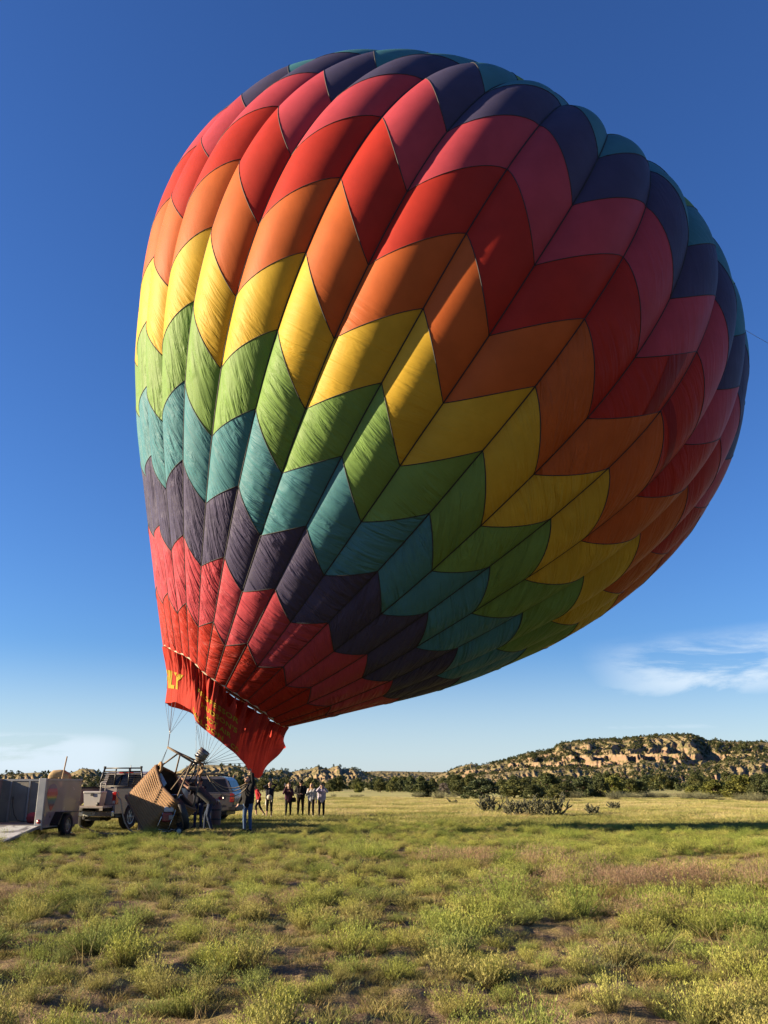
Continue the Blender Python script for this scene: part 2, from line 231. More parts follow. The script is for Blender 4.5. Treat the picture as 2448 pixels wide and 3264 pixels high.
_c = SEAMS.mean(0, keepdims=True); _n = SEAMS - _c; _t = np.gradient(SEAMS, axis=1); _t /= np.maximum(np.linalg.norm(_t, axis=2, keepdims=True), 1e-6)
_n = _n - _t * (_n * _t).sum(2, keepdims=True); _n /= np.maximum(np.linalg.norm(_n, axis=2, keepdims=True), 1e-6)
_v = np.array([0, 0, EYE], np.float32) - SEAMS; _v /= np.linalg.norm(_v, axis=2, keepdims=True)
_f = np.clip(1 - np.abs((_n * _v).sum(2)), 0, 1) ** 2 * np.clip((np.arange(22) - 1) / 5, 0, 1)[None] * np.clip((21.5 - np.arange(22)) / 3, 0, 1)[None]
SEAMS = (SEAMS - _n * (0.42 * _f)[..., None]).astype(np.float32)   # seams lie in the grooves, the gores bulge past them
NS, NU = 32, 22
ROW_P = [0.0, 1.94, 4.21, 6.56, 8.95, 11.26, 13.53, 15.88, 18.21, 20.42, 22.79, 25.28]
ROW_D = [0.0, 0.55, 0.73, 1.08, 1.36, 1.68, 1.85, 2.02, 2.05, 1.99, 2.10, 1.98]
def seam_pos(i, u):                                    # i int array (seam index, -8 = row 0), u station -> xyz, Catmull-Rom
    i = (np.asarray(i) + 8) % NS; u = np.clip(np.asarray(u, float), 0, NU - 1.0001)
    k = u.astype(int); t = (u - k)[..., None]
    a = SEAMS[i, np.maximum(k - 1, 0)]; b = SEAMS[i, k]; c = SEAMS[i, np.minimum(k + 1, NU - 1)]; d = SEAMS[i, np.minimum(k + 2, NU - 1)]
    return 0.5 * (2 * b + (c - a) * t + (2 * a - 5 * b + 4 * c - d) * t * t + (3 * b - a - 3 * c + d) * t ** 3)
def row_u(i, k):                                       # station of colour boundary k on seam i (even seams carry the peaks)
    if k >= 12: return float(NU - 1) if k >= 13 else (19.6 if i % 2 == 0 else 18.6)
    s = ROW_P[k] - (ROW_D[k] if i % 2 else 0.0)
    return max(0.0, s) / 1.5
def bulge_amt(u): return 0.085 + 0.115 * np.clip((u - 1.0) / 6.0, 0, 1) - 0.10 * np.clip((u - 18) / 3.0, 0, 1)
def gore_pos(i, t, u, lift=0.0):                       # point on gore i (between seams i and i+1), t 0..1 across
    t = np.asarray(t, float); u = np.asarray(u, float)
    ii = np.full(u.shape, i)
    A = seam_pos(ii, u); B = seam_pos(ii + 1, u)
    du = 0.15
    T = (seam_pos(ii, np.minimum(u + du, NU - 1.001)) - seam_pos(ii, u - du)) + (seam_pos(ii + 1, np.minimum(u + du, NU - 1.001)) - seam_pos(ii + 1, u - du))
    ch = B - A; n = np.cross(T, ch); ln = np.linalg.norm(n, axis=-1, keepdims=True); n = n / np.maximum(ln, 1e-9)
    n = n * GORE_SIGN
    w = np.linalg.norm(ch, axis=-1)
    b = bulge_amt(u) * w * (4 * t * (1 - t)) ** 0.85
    return A + ch * t[..., None] + n * (b + lift)[..., None], n
GORE_SIGN = 1.0
_p, _n = gore_pos(0, np.array([.5]), np.array([8.]))
_ax = SEAMS[:, 8].mean(0)
if ((_p[0] - _ax) * _n[0]).sum() < 0: GORE_SIGN = -1.0
def fabric(name, col, trans=0.06, rough=0.55):
    col = tuple((x ** 1.06) * 0.75 for x in col); t = NT(name); w = t.attr('wuv'); sp = t.new('ShaderNodeSeparateXYZ'); t.l.new(w, sp.inputs[0])
    cb = t.new('ShaderNodeCombineXYZ'); t.l.new(t.math('MULTIPLY', sp.outputs[0], 2.6), cb.inputs[0]); t.l.new(t.math('MULTIPLY', sp.outputs[1], 0.38), cb.inputs[1])
    cb2 = t.new('ShaderNodeCombineXYZ'); t.l.new(t.math('MULTIPLY', sp.outputs[0], 8.5), cb2.inputs[0]); t.l.new(t.math('MULTIPLY', sp.outputs[1], 1.3), cb2.inputs[1])
    n1 = t.noise(cb.outputs[0], 1.0, 4.0, 0.58, 1.1); n2 = t.noise(cb2.outputs[0], 1.0, 3.0, 0.6, 0.3)
    n3 = t.noise(t.pos(), 0.55, 2.0)
    h = t.math('ADD', t.math('MULTIPLY', t.ramp(n1, 0.30, 0.70), 0.12), t.math('MULTIPLY', n2, 0.050))
    h = t.math('MULTIPLY', t.math('MULTIPLY', h, sp.outputs[2]), t.ramp(t.noise(t.pos(), 0.45, 3.0), 0.34, 0.64, 0.30, 1.05))
    h = t.math('ADD', h, t.math('MULTIPLY', n3, 0.022))
    bp = t.bump(h, 1.0, 1.0)
    fade = t.noise(t.pos(), 0.9, 5.0, 0.6)
    c = t.mix(t.ramp(fade, 0.3, 0.7), tuple(x * 0.90 for x in col), tuple(min(1, x * 1.07) for x in col))
    t.put(t.p.inputs['Base Color'], c); t.put(t.p.inputs['Roughness'], rough); t.put(t.p.inputs['Specular IOR Level'], 0.10)
    t.put(t.p.inputs['Normal'], bp)
    tr = t.new('ShaderNodeBsdfTranslucent'); t.l.new(c, tr.inputs[0]); t.l.new(bp, tr.inputs['Normal'])
    mx = t.new('ShaderNodeMixShader'); mx.inputs[0].default_value = trans
    t.l.new(t.p.outputs[0], mx.inputs[1]); t.l.new(tr.outputs[0], mx.inputs[2]); t.l.new(mx.outputs[0], t.out.inputs[0])
    return t.m
FAB = {'red': fabric('red_nylon', (0.39, 0.034, 0.022)), 'pink': fabric('pink_nylon', (0.42, 0.064, 0.085)), 'navy': fabric('navy_nylon', (0.072, 0.065, 0.120)),
       'teal': fabric('teal_nylon', (0.074, 0.220, 0.255)), 'green': fabric('green_nylon', (0.172, 0.290, 0.078)), 'yellow': fabric('yellow_nylon', (0.56, 0.370, 0.040)),
       'orange': fabric('orange_nylon', (0.48, 0.120, 0.030))}
SEQ = ['red', 'pink', 'navy', 'teal', 'green', 'yellow', 'orange', 'red', 'pink', 'navy', 'teal', 'green', 'yellow']
tape_mat = simple('black_webbing', (0.018, 0.017, 0.02), 0.75, var=0.3)
envelope = empty('balloon_envelope', tuple(map(float, SEAMS[:, 0].mean(0))), label='huge rainbow chevron hot air balloon envelope leaning over the field', cat='balloon')
ENV0 = np.array(envelope.location)
def wrinkle_frame(i, nmean):
    j = ((i + 16) % 32) - 16
    if j <= -3: w = np.array([0.42, 0.1, -1.0])
    elif j <= 1: w = np.array([0.95, 0.0, -0.75])
    else: w = np.array([0.12, 0.2, -1.0])
    w = w - nmean * (w @ nmean); w /= np.linalg.norm(w); return w, np.cross(nmean, w)
def panel_arrays(i, k, nt=14, nu=12):
    ua0, ua1 = row_u(i, k), row_u(i, k + 1); ub0, ub1 = row_u(i + 1, k), row_u(i + 1, k + 1)
    T, W = np.meshgrid(np.linspace(0, 1, nt + 1), np.linspace(0, 1, nu + 1))
    lo = ua0 + (ub0 - ua0) * T; hi = ua1 + (ub1 - ua1) * T
    U = lo + (hi - lo) * W
    P, n = gore_pos(i, T, U)
    nm = n.reshape(-1, 3).mean(0); nm /= np.linalg.norm(nm)
    w, pr = wrinkle_frame(i, nm)
    j = ((i + 16) % 32) - 16
    s = U * 1.5
    amp = np.clip((13.5 - s) / 8.0, 0.0, 1.0) ** 1.3 if j <= 1 else np.clip((19.5 - s) / 12.0, 0.12, 0.85)
    amp = amp * (0.35 + 0.65 * (1 - np.abs(2 * T - 1) ** 2 * 0.25)) + 0.012
    ang = float(((i * 7 + k * 3) % 7) - 3) * 0.10
    wu = np.stack([P @ pr + ang * (P @ w) + i * 3.7, P @ w, amp], -1)
    n_ = nt + 1
    idx = np.arange((nt + 1) * (nu + 1)).reshape(nu + 1, nt + 1)
    F = np.stack([idx[:-1, :-1], idx[:-1, 1:], idx[1:, 1:], idx[1:, :-1]], -1).reshape(-1, 4)
    if GORE_SIGN > 0: F = F[:, ::-1]
    return P.reshape(-1, 3), F, wu.reshape(-1, 3)
rest = {}
for i in range(-16, 16):
    for k in range(13):
        P, F, wu = panel_arrays(i, k)
        if -11 <= i <= 11 and k < 12:
            me = fastmesh('fabric_panel', P - ENV0, F, True); attr(me, 'wuv', wu)
            link('fabric_panel', me, FAB[SEQ[k]], envelope)
        else:
            rest.setdefault(SEQ[k], []).append((P - ENV0, F, wu))
vs_, fs_, ws_, mi_, off = [], [], [], [], 0
for q, (cn_, lst) in enumerate(rest.items()):
    for P, F, wu in lst:
        vs_.append(P); fs_.append(F + off); ws_.append(wu); mi_ += [q] * len(F); off += len(P)
me = fastmesh('fabric_panel', np.concatenate(vs_), np.concatenate(fs_), True); attr(me, 'wuv', np.concatenate(ws_))
for cn_ in rest: me.materials.append(FAB[cn_])
me.polygons.foreach_set('material_index', np.array(mi_, np.int32))
link('fabric_panel', me, None, envelope, kind='stuff')
# double-layer strips of the side vent, seen as darker bands on two red panels
patch_m = fabric('red_nylon_double', (0.24, 0.018, 0.018), 0.04)
def strip(i, q, n=10):                                  # q: four (t, w) corners within red row 7
    me_v = []
    for a_ in range(n + 1):
        for b_ in range(n + 1):
            x_, y_ = a_ / n, b_ / n; t0 = (q[0][0] * (1 - x_) + q[1][0] * x_) * (1 - y_) + (q[3][0] * (1 - x_) + q[2][0] * x_) * y_; w0 = (q[0][1] * (1 - x_) + q[1][1] * x_) * (1 - y_) + (q[3][1] * (1 - x_) + q[2][1] * x_) * y_
            lo_ = row_u(i, 7) + (row_u(i + 1, 7) - row_u(i, 7)) * t0; hi_ = row_u(i, 8) + (row_u(i + 1, 8) - row_u(i, 8)) * t0
            me_v.append(gore_pos(i, np.array([t0]), np.array([lo_ + (hi_ - lo_) * w0]), 0.012)[0][0] - ENV0)
    idx_ = np.arange((n + 1) ** 2).reshape(n + 1, n + 1); F_ = np.stack([idx_[:-1, :-1], idx_[:-1, 1:], idx_[1:, 1:], idx_[1:, :-1]], -1).reshape(-1, 4)
    me_ = fastmesh('overlap_patch', np.array(me_v), F_, True); attr(me_, 'wuv', np.array(me_v) * [1, 1, 0] + [0, 0, .2]); link('overlap_patch', me_, patch_m, envelope)
strip(3, ((.62, .0), (.84, .0), (.66, 1.0), (.36, 1.0))); strip(4, ((.0, .03), (1.0, .30), (1.0, .44), (.0, .22)))
# load tapes along the seams and the dark panel seams
for i in range(-16, 16):
    u = np.linspace(0, NU - 1.2, 80)
    a, n0 = gore_pos(i, np.zeros(80), u); _, n1 = gore_pos(i - 1, np.ones(80), u)
    P = a + (n0 + n1) / 2 * 0.012 - ENV0
    MB().tube([Vector(map(float, p)) for p in P], [0.010 + 0.013 * min(1.0, q / 24) for q in range(80)], 5).build('load_tape', tape_mat, envelope, True)
for i in range(-12, 12):
    for k in range(1, 12):
        t = np.linspace(0, 1, 12); u = row_u(i, k) + (row_u(i + 1, k) - row_u(i, k)) * t
        P, n = gore_pos(i, t, u, 0.004); MB().tube([Vector(map(float, p)) for p in P - ENV0], 0.017, 4).build('seam_stitching', tape_mat, envelope, True)
hoop_mat = simple('cream_webbing', (0.62, 0.52, 0.38), 0.8, var=0.2, scale=3)
MB().tube([Vector(map(float, SEAMS[j, 0] - ENV0)) for j in range(NS)], 0.035, 6, closed=True).build('mouth_band', hoop_mat, envelope, True)
# ---- skirt
SK_PX = [(529, 2241), (545, 2239), (562, 2239), (588, 2252), (610, 2266), (622, 2292), (640, 2316), (668, 2338), (695, 2358), (724, 2382), (752, 2405), (775, 2430),
         (795, 2457), (822, 2480), (850, 2446), (883, 2409), (911, 2380), (905, 2385), (880, 2395), (850, 2410), (820, 2420), (790, 2405), (760, 2385), (725, 2360),
         (690, 2335), (655, 2310), (630, 2288), (612, 2275), (592, 2266), (572, 2260), (550, 2254), (534, 2246)]
mz = SEAMS[:, 0]
SK_B = []
for j in range(NS):
    yv = float(mz[j, 1]); yv = yv + (float(ENV0[1]) - yv) * 0.10
    SK_B.append(np.array(pt(*SK_PX[j], yv)))
SK_B = np.array(SK_B); SK_C = (mz.mean(0) + SK_B.mean(0)) / 2
def ring(tab, a):
    a = np.asarray(a, float) % NS; k = np.floor(a).astype(int); t = (a - k)[..., None]
    p0, p1, p2, p3 = tab[(k - 1) % NS], tab[k % NS], tab[(k + 1) % NS], tab[(k + 2) % NS]
    return 0.5 * (2 * p1 + (p2 - p0) * t + (2 * p0 - 5 * p1 + 4 * p2 - p3) * t * t + (3 * p1 - p0 - 3 * p2 + p3) * t ** 3)
HOLE = np.array([.02, .02, .02, .02, .02, .02, .02, .04, .30, .42, .48, .10, .03, .30, .36, .08] + [.03] * 16)
def skirt_pos(a, v, lift=0.0):
    a = np.asarray(a, float); v = np.asarray(v, float)
    A = ring(mz, a); B = ring(SK_B, a)
    P = A + (B - A) * v[..., None]
    rad = P - (mz.mean(0) + (SK_B.mean(0) - mz.mean(0)) * v[..., None]); rad[..., 2] *= 0.3
    rad /= np.maximum(np.linalg.norm(rad, axis=-1, keepdims=True), 1e-6)
    g = np.clip(1 - v * 1.3, 0, 1)
    fold = 0.075 * g * np.sin(a * 2 * math.pi * 1.0 + 1.3 * np.sin(a * .9)) + 0.05 * g * np.sin(a * 2 * math.pi * 2.3 + v * 3)
    mid = np.exp(-((a % NS - 7.2) / 3.2) ** 2)
    fold = fold + mid * (0.24 * np.sin((a - 6.1) * 2.6 - v * 2.0) + 0.06 * np.sin((a - 6.1) * 6.3 - v * 4.0)) * np.clip(v * 3, 0, 1) * np.clip((1.15 - v), 0, 1)
    fold = fold + 0.035 * np.sin(a * 3.3 + 2 * v) * v - 0.10 * np.sin(v * math.pi)
    return P + rad * (fold + lift)[..., None]
NA, NV = 640, 26
aa = np.arange(NA) / NA * NS
fr = aa - np.floor(aa); vtop = 0.015 + HOLE[np.floor(aa).astype(int)] * np.clip(np.sin((fr * .9 + .05 + .12 * np.sin(np.floor(aa) * 3.1)) * math.pi), 0, 1) ** 2.0
Vg = np.linspace(0, 1, NV)[:, None]; V2 = vtop[None, :] + (1 - vtop[None, :]) * Vg
A2 = np.broadcast_to(aa[None, :], V2.shape)
P = skirt_pos(A2, V2)
idx = np.arange(NA * NV).reshape(NV, NA)
F = np.stack([idx[:-1], np.roll(idx[:-1], -1, 1), np.roll(idx[1:], -1, 1), idx[1:]], -1).reshape(-1, 4)
me = fastmesh('skirt', P.reshape(-1, 3) - ENV0, F, True)
attr(me, 'wuv', np.stack([A2 * .55, V2 * 2.5, 0.55 * np.clip(1.2 - V2, .25, 1)], -1).reshape(-1, 3))
skirt = link('skirt', me, fabric('red_nomex', (0.40, 0.036, 0.022), 0.08, 0.75), envelope)
sk_in = SK_C
let_mat = fabric('yellow_lettering', (0.36, 0.26, 0.02), 0.05, 0.7)
def lettering(txt, a0, a1, v0, v1, bold=0.02):
    cu = bpy.data.curves.new('lettering', 'FONT'); cu.body = txt; cu.offset = bold; cu.resolution_u = 3; cu.fill_mode = 'FRONT'; cu.space_character = 1.08
    o = bpy.data.objects.new('lettering', cu); C.objects.link(o)
    dg = bpy.context.evaluated_depsgraph_get(); me0 = bpy.data.meshes.new_from_object(o.evaluated_get(dg)); bpy.data.objects.remove(o)
    bm = bmesh.new(); bm.from_mesh(me0); bmesh.ops.triangulate(bm, faces=bm.faces[:])
    bmesh.ops.subdivide_edges(bm, edges=[e for e in bm.edges if e.calc_length() > 0.12], cuts=3, use_grid_fill=False)
    bmesh.ops.triangulate(bm, faces=bm.faces[:]); bm.to_mesh(me0); bm.free()
    co = np.empty(len(me0.vertices) * 3, np.float32); me0.vertices.foreach_get('co', co); co = co.reshape(-1, 3)
    x = (co[:, 0] - co[:, 0].min()) / np.ptp(co[:, 0]); y = (co[:, 1] - co[:, 1].min()) / max(np.ptp(co[:, 1]), 1e-6)
    a = a0 + (a1 - a0) * x; v = v1 + (v0 - v1) * y
    Pn = skirt_pos(a, v, 0.022) - ENV0
    me0.vertices.foreach_set('co', Pn.astype(np.float32).ravel()); me0.update()
    attr(me0, 'wuv', np.stack([a * .55, v * 2.5, a * 0 + .25], -1))
    me0.name = 'lettering'; me0.materials.clear()
    link('lettering', me0, let_mat, skirt)
lettering('FLY', -0.7, 2.7, 0.42, 0.74, 0.035)
lettering('PROFESSOR', 5.0, 9.6, 0.40, 0.49)
lettering("HUDSON'S", 5.7, 9.65, 0.57, 0.66)
lettering('HOT AIR', 6.2, 9.2, 0.73, 0.815)
lettering('BALLOON', 4.3, 8.5, 0.875, 0.96)
lettering('CO.', 9.3, 10.3, 0.87, 0.95)
# ------------------------------------------------------------------ noise
def _hash(ix, iy, seed):
    h = (ix.astype(np.int64) * 374761393 + iy.astype(np.int64) * 668265263 + seed * 1442695041) & 0x7fffffff
    h = ((h ^ (h >> 13)) * 1274126177) & 0x7fffffff
    return (h ^ (h >> 16)) & 0x7fffffff
def perlin(x, y, seed=0):
    x = np.asarray(x, float); y = np.asarray(y, float)
    ix = np.floor(x); iy = np.floor(y); fx = x - ix; fy = y - iy
    ux = fx * fx * fx * (fx * (fx * 6 - 15) + 10); uy = fy * fy * fy * (fy * (fy * 6 - 15) + 10)
    def g(dx, dy):
        a = _hash(ix + dx, iy + dy, seed) % 1024 / 1024.0 * 2 * math.pi
        return np.cos(a) * (fx - dx) + np.sin(a) * (fy - dy)
    a = g(0, 0); b = g(1, 0); c = g(0, 1); d = g(1, 1)
    return ((a + (b - a) * ux) * (1 - uy) + (c + (d - c) * ux) * uy) * 1.5
def fbm(x, y, oct=4, seed=0, gain=0.5):
    s = 0; a = 1; f = 1
    for o in range(oct): s = s + a * perlin(x * f, y * f, seed + o * 17); a *= gain; f *= 2.03
    return s
def ground_z(x, y):
    x = np.asarray(x, float); y = np.asarray(y, float); r = np.hypot(x, y)
    near = np.clip(1.3 - r / 60, 0.0, 1)
    z = near * (0.060 * fbm(x * 0.9, y * 0.9, 3, 5) + 0.030 * fbm(x * 3.7, y * 3.7, 3, 9)) - 0.02
    z = z + 0.12 * fbm(x / 17, y / 17, 2, 31) * np.clip((r - 55) / 60, 0, 1) - 0.02
    return z
def bare(x, y):                                        # 1 where the soil lies open
    return np.clip(0.50 + 2.2 * fbm(np.asarray(x) * 2.1, np.asarray(y) * 2.3, 3, 77, .6), 0, 1)
# ------------------------------------------------------------------ ground sheet
def polar_grid(az, rad):
    A, Rr = np.meshgrid(az, rad); X = Rr * np.sin(A); Y = Rr * np.cos(A)
    m, n = X.shape; idx = np.arange(m * n).reshape(m, n)
    F = np.stack([idx[:-1, :-1], idx[:-1, 1:], idx[1:, 1:], idx[1:, :-1]], -1).reshape(-1, 4)
    return A, Rr, X, Y, F
az_g = np.concatenate([np.radians(np.linspace(-180, -36, 37)[:-1]), np.radians(np.linspace(-36, 36, 420)), np.radians(np.linspace(36, 180, 37)[1:])])
rad_g = np.concatenate([[0.05, 1.0, 2.0, 3.0], np.geomspace(4, 120, 330), np.geomspace(125, 30000, 60)])
A, Rr, X, Y, F = polar_grid(az_g, rad_g)
Z = ground_z(X, Y)
t = NT('prairie_soil'); pz = t.pos()
n1 = t.noise(pz, 1.3, 6.0, 0.62); n2 = t.noise(pz, 14.0, 5.0, 0.6); n3 = t.noise(pz, 0.12, 4.0); n4 = t.noise(t.scalev(pz, (0.031, 0.098, 0.061)), 1.0, 5.0, 0.6)
soil = t.mix(t.ramp(n1, 0.3, 0.7), (0.105, 0.069, 0.042), (0.184, 0.126, 0.076))
soil = t.mix(t.ramp(n2, 0.45, 0.75, 0, 0.6), soil, (0.221, 0.166, 0.105))
litter = t.mix(t.ramp(n2, 0.3, 0.7), (0.135, 0.108, 0.040), (0.246, 0.193, 0.080))
near_c = t.mix(t.ramp(t.noise(pz, 2.4, 5.0, 0.6), 0.42, 0.62), soil, litter)
dry = t.mix(t.ramp(n4, 0.36, 0.66), (0.390, 0.335, 0.140), (0.275, 0.290, 0.085))
dry = t.mix(t.ramp(n3, 0.5, 0.75, 0, 0.5), dry, (0.344, 0.258, 0.123))
sp = t.new('ShaderNodeSeparateXYZ'); t.l.new(pz, sp.inputs[0])
dist = t.math('ADD', sp.outputs[1], t.math('MULTIPLY', t.math('SUBTRACT', n3, 0.5), 14.0))
col = t.mix(t.ramp(dist, 22.0, 50.0), near_c, dry)
t.put(t.p.inputs['Base Color'], col); t.put(t.p.inputs['Roughness'], 0.95); t.put(t.p.inputs['Specular IOR Level'], 0.15)
t.put(t.p.inputs['Normal'], t.bump(t.math('ADD', t.math('MULTIPLY', n2, 0.6), t.noise(pz, 55.0, 4.0)), 0.8, 0.03))
link('ground', fastmesh('ground', np.stack([X, Y, Z], -1).reshape(-1, 3), F, True), t.m, kind='structure')
# ------------------------------------------------------------------ hills: ridge lines by bearing, each at its own distance
def bearing(x, y):
    v = pt(x, y, 100.0) - Vector((0, 0, EYE)); return math.atan2(v.x, v.y), math.atan2(v.z, math.hypot(v.x, v.y))
HILLS = [  # name, ridge distance, foot distance, ridge pixels, gully strength, cliff
 ('mesa', 880, 520, [(1380, 2475), (1428, 2461), (1454, 2448), (1502, 2434), (1532, 2440), (1611, 2425), (1681, 2400), (1759, 2390), (1785, 2371), (1873, 2359), (1978, 2356), (2047, 2348), (2126, 2343), (2204, 2342), (2235, 2356), (2309, 2364), (2396, 2368), (2500, 2362), (2620, 2350), (2800, 2362), (3000, 2390), (3200, 2440)], 1.0, 1.0),
 ('spur', 640, 470, [(1400, 2492), (1500, 2474), (1600, 2462), (1700, 2452), (1800, 2446), (1900, 2452), (2000, 2436), (2060, 2424), (2140, 2436), (2230, 2444), (2330, 2424), (2420, 2412), (2520, 2420), (2700, 2430), (2900, 2460)], 1.0, 0.15),
 ('badland', 760, 500, [(820, 2480), (852, 2460), (871, 2457), (898, 2453), (914, 2458), (930, 2461), (955, 2456), (986, 2452), (1015, 2442), (1033, 2448), (1047, 2450), (1076, 2440), (1082, 2441), (1090, 2452), (1105, 2451), (1122, 2449), (1157, 2462), (1200, 2475), (1260, 2485)], 1.0, 0.6),
 ('knoll', 660, 430, [(430, 2490), (480, 2476), (520, 2467), (570, 2458), (590, 2447), (617, 2439), (673, 2438), (714, 2439), (756, 2441), (787, 2446), (815, 2456), (850, 2468), (900, 2480)], 0.9, 0.3),
 ('far_ridge', 1500, 1000, [(600, 2485), (850, 2468), (1000, 2462), (1157, 2460), (1218, 2457), (1349, 2460), (1428, 2461), (1520, 2466), (1700, 2480)], 0.5, 0.0),
 ('left_hill', 720, 500, [(150, 2488), (190, 2484), (220, 2467), (260, 2450), (300, 2452), (320, 2466), (345, 2476), (420, 2480), (500, 2488)], 0.9, 0.2),
 ('left_ridge', 470, 330, [(-900, 2462), (-500, 2455), (-200, 2460), (0, 2466), (60, 2463), (130, 2460), (170, 2470), (210, 2481), (260, 2486), (330, 2490)], 0.7, 0.0)]
HD = []
for nm, D, Ft, px, g, cl in HILLS:
    b = np.array([bearing(*p) for p in px]); HD.append((D, Ft, b[:, 0], b[:, 1], g, cl))
def hill_z(az, r):
    out = np.full(np.shape(az), -6.0)
    X = r * np.sin(az); Y = r * np.cos(az)
    gul = 1 - np.abs(fbm(az * 40 + 0.012 * (r - 500) * 0.35 + 0.5 * fbm(X / 70, Y / 70, 2, 41), r / 300, 5, 12, 0.6)) * 1.9      # spurs running down towards the plain
    big = fbm(X / 95, Y / 95, 3, 51); sm = fbm(X / 14, Y / 14, 3, 61)
    for q, (D, Ft, ba, be, g, cl) in enumerate(HD):
        e = np.interp(az, ba, be, left=-0.02, right=-0.02)
        Hh = D * np.tan(e) + EYE
        edge = np.clip(Hh / 8.0, 0, 1)
        s = np.clip((r - Ft) / (D - Ft), 0, 1)
        sg = np.clip(s + 0.085 * (gul - 0.45) * g * np.sin(math.pi * s) ** 0.7 + 0.05 * big * np.sin(math.pi * s), 0, 1)
        prof = 0.42 * sg + 0.58 * sg ** 2.0
        CLF = 0.08 * np.clip(0.5 + 1.4 * fbm(az * 14, az * 0 + q, 2, 71), 0, 1)
        if cl: 
            c0 = 0.60 + 0.06 * np.sin(az * 37) + 0.03 * big
            st = np.clip((sg - c0) / 0.05, 0, 1); prof = prof * (1 - CLF * cl) + CLF * cl * st * st * (3 - 2 * st)
            st = np.clip((sg - c0 - .2) / 0.04, 0, 1); prof = prof * (1 - 0.03 * cl) + 0.03 * cl * st * st * (3 - 2 * st)
        h = Hh * prof + edge * (sm * 0.9 + 1.1 * (1 - np.abs(fbm(az * 150 + .3 * big, r / 120, 3, 23)) * 2.2)) * np.sin(math.pi * s)
        h = h + np.where(Hh > 12, 0.55 * np.sin(h * 2 * math.pi / 5.5 + 1.5 * big) * np.sin(math.pi * s) * (0.4 + cl), 0)
        back = np.clip((r - D) / D, 0, 1); h = h * (1 - 0.8 * back) - (r < Ft) * 3.0
        out = np.maximum(out, np.where(Hh > 0.5, h - 0.4 * (1 - edge) * 5, -6.0))
    return out
az_h = np.radians(np.linspace(-38, 38, 1500)); rad_h = np.concatenate([np.linspace(320, 900, 330), np.linspace(905, 1800, 60)])
A, Rr, X, Y, F = polar_grid(az_h, rad_h)
Z = hill_z(A, Rr)
keep = (Z.ravel()[F] > -3).any(1)
t = NT('hill_rock'); pz = t.pos(); geo = t.new('ShaderNodeNewGeometry'); ns_ = t.new('ShaderNodeSeparateXYZ'); t.l.new(geo.outputs['True Normal'], ns_.inputs[0])
n1 = t.noise(pz, 0.02, 6.0, 0.6); n2 = t.noise(pz, 0.12, 5.0, 0.6)
zc = t.new('ShaderNodeSeparateXYZ'); t.l.new(pz, zc.inputs[0])
strata = t.noise(t.scalev(pz, (0.005, 0.005, 0.334)), 1.0, 4.0, 0.6)
grass_c = t.mix(t.ramp(n2, 0.35, 0.7), (0.205, 0.155, 0.082), (0.150, 0.138, 0.060))
rock = t.mix(t.ramp(strata, 0.4, 0.62), (0.205, 0.132, 0.085), (0.245, 0.170, 0.112))
rock = t.mix(t.ramp(strata, 0.60, 0.72), rock, (0.280, 0.148, 0.092))
steep = t.math('ADD', ns_.outputs[2], t.math('MULTIPLY', t.math('SUBTRACT', n1, 0.5), 0.5))
c = t.mix(t.ramp(steep, 0.52, 0.76), rock, grass_c)
c = t.mix(t.ramp(n2, 0.50, 0.70, 0, 0.8), c, (0.076, 0.079, 0.032))
t.put(t.p.inputs['Base Color'], c); t.put(t.p.inputs['Roughness'], 0.95); t.put(t.p.inputs['Specular IOR Level'], 0.1)
t.put(t.p.inputs['Normal'], t.bump(n2, 0.8, 3.0))
link('hills', fastmesh('hills', np.stack([X, Y, Z], -1).reshape(-1, 3), F[keep], True), t.m, kind='structure')
# ------------------------------------------------------------------ plants
def plant_mat(name, trans=0.2, var=0.25, tint2=(1.08, 0.94, 0.7)):
    t = NT(name); c = t.attr('col', 'Color'); oi = t.new('ShaderNodeObjectInfo'); r_ = oi.outputs['Random']
    c = t.mix(t.math('MULTIPLY', r_, var), c, t.mix(1.0, c, tint2, 'MULTIPLY'))
    hv = t.new('ShaderNodeHueSaturation'); t.put(hv.inputs['Value'], t.math('ADD', 0.82, t.math('MULTIPLY', t.math('FRACT', t.math('MULTIPLY', r_, 7.31)), 0.36))); t.l.new(c, hv.inputs['Color']); c = hv.outputs[0]
    t.put(t.p.inputs['Base Color'], c); t.put(t.p.inputs['Roughness'], 0.7); t.put(t.p.inputs['Specular IOR Level'], 0.2)
    tr = t.new('ShaderNodeBsdfTranslucent'); t.l.new(c, tr.inputs[0])
    mx = t.new('ShaderNodeMixShader'); mx.inputs[0].default_value = trans
    t.l.new(t.p.outputs[0], mx.inputs[1]); t.l.new(tr.outputs[0], mx.inputs[2]); t.l.new(mx.outputs[0], t.out.inputs[0])
    return t.m
plant_m = plant_mat('herb_leaf'); dry_m = plant_mat('dry_grass_leaf', 0.35, 0.4, (1.1, 0.95, 0.8)); tree_m = plant_mat('juniper_leaf', 0.12, 0.35, (1.25, 1.05, 0.6))
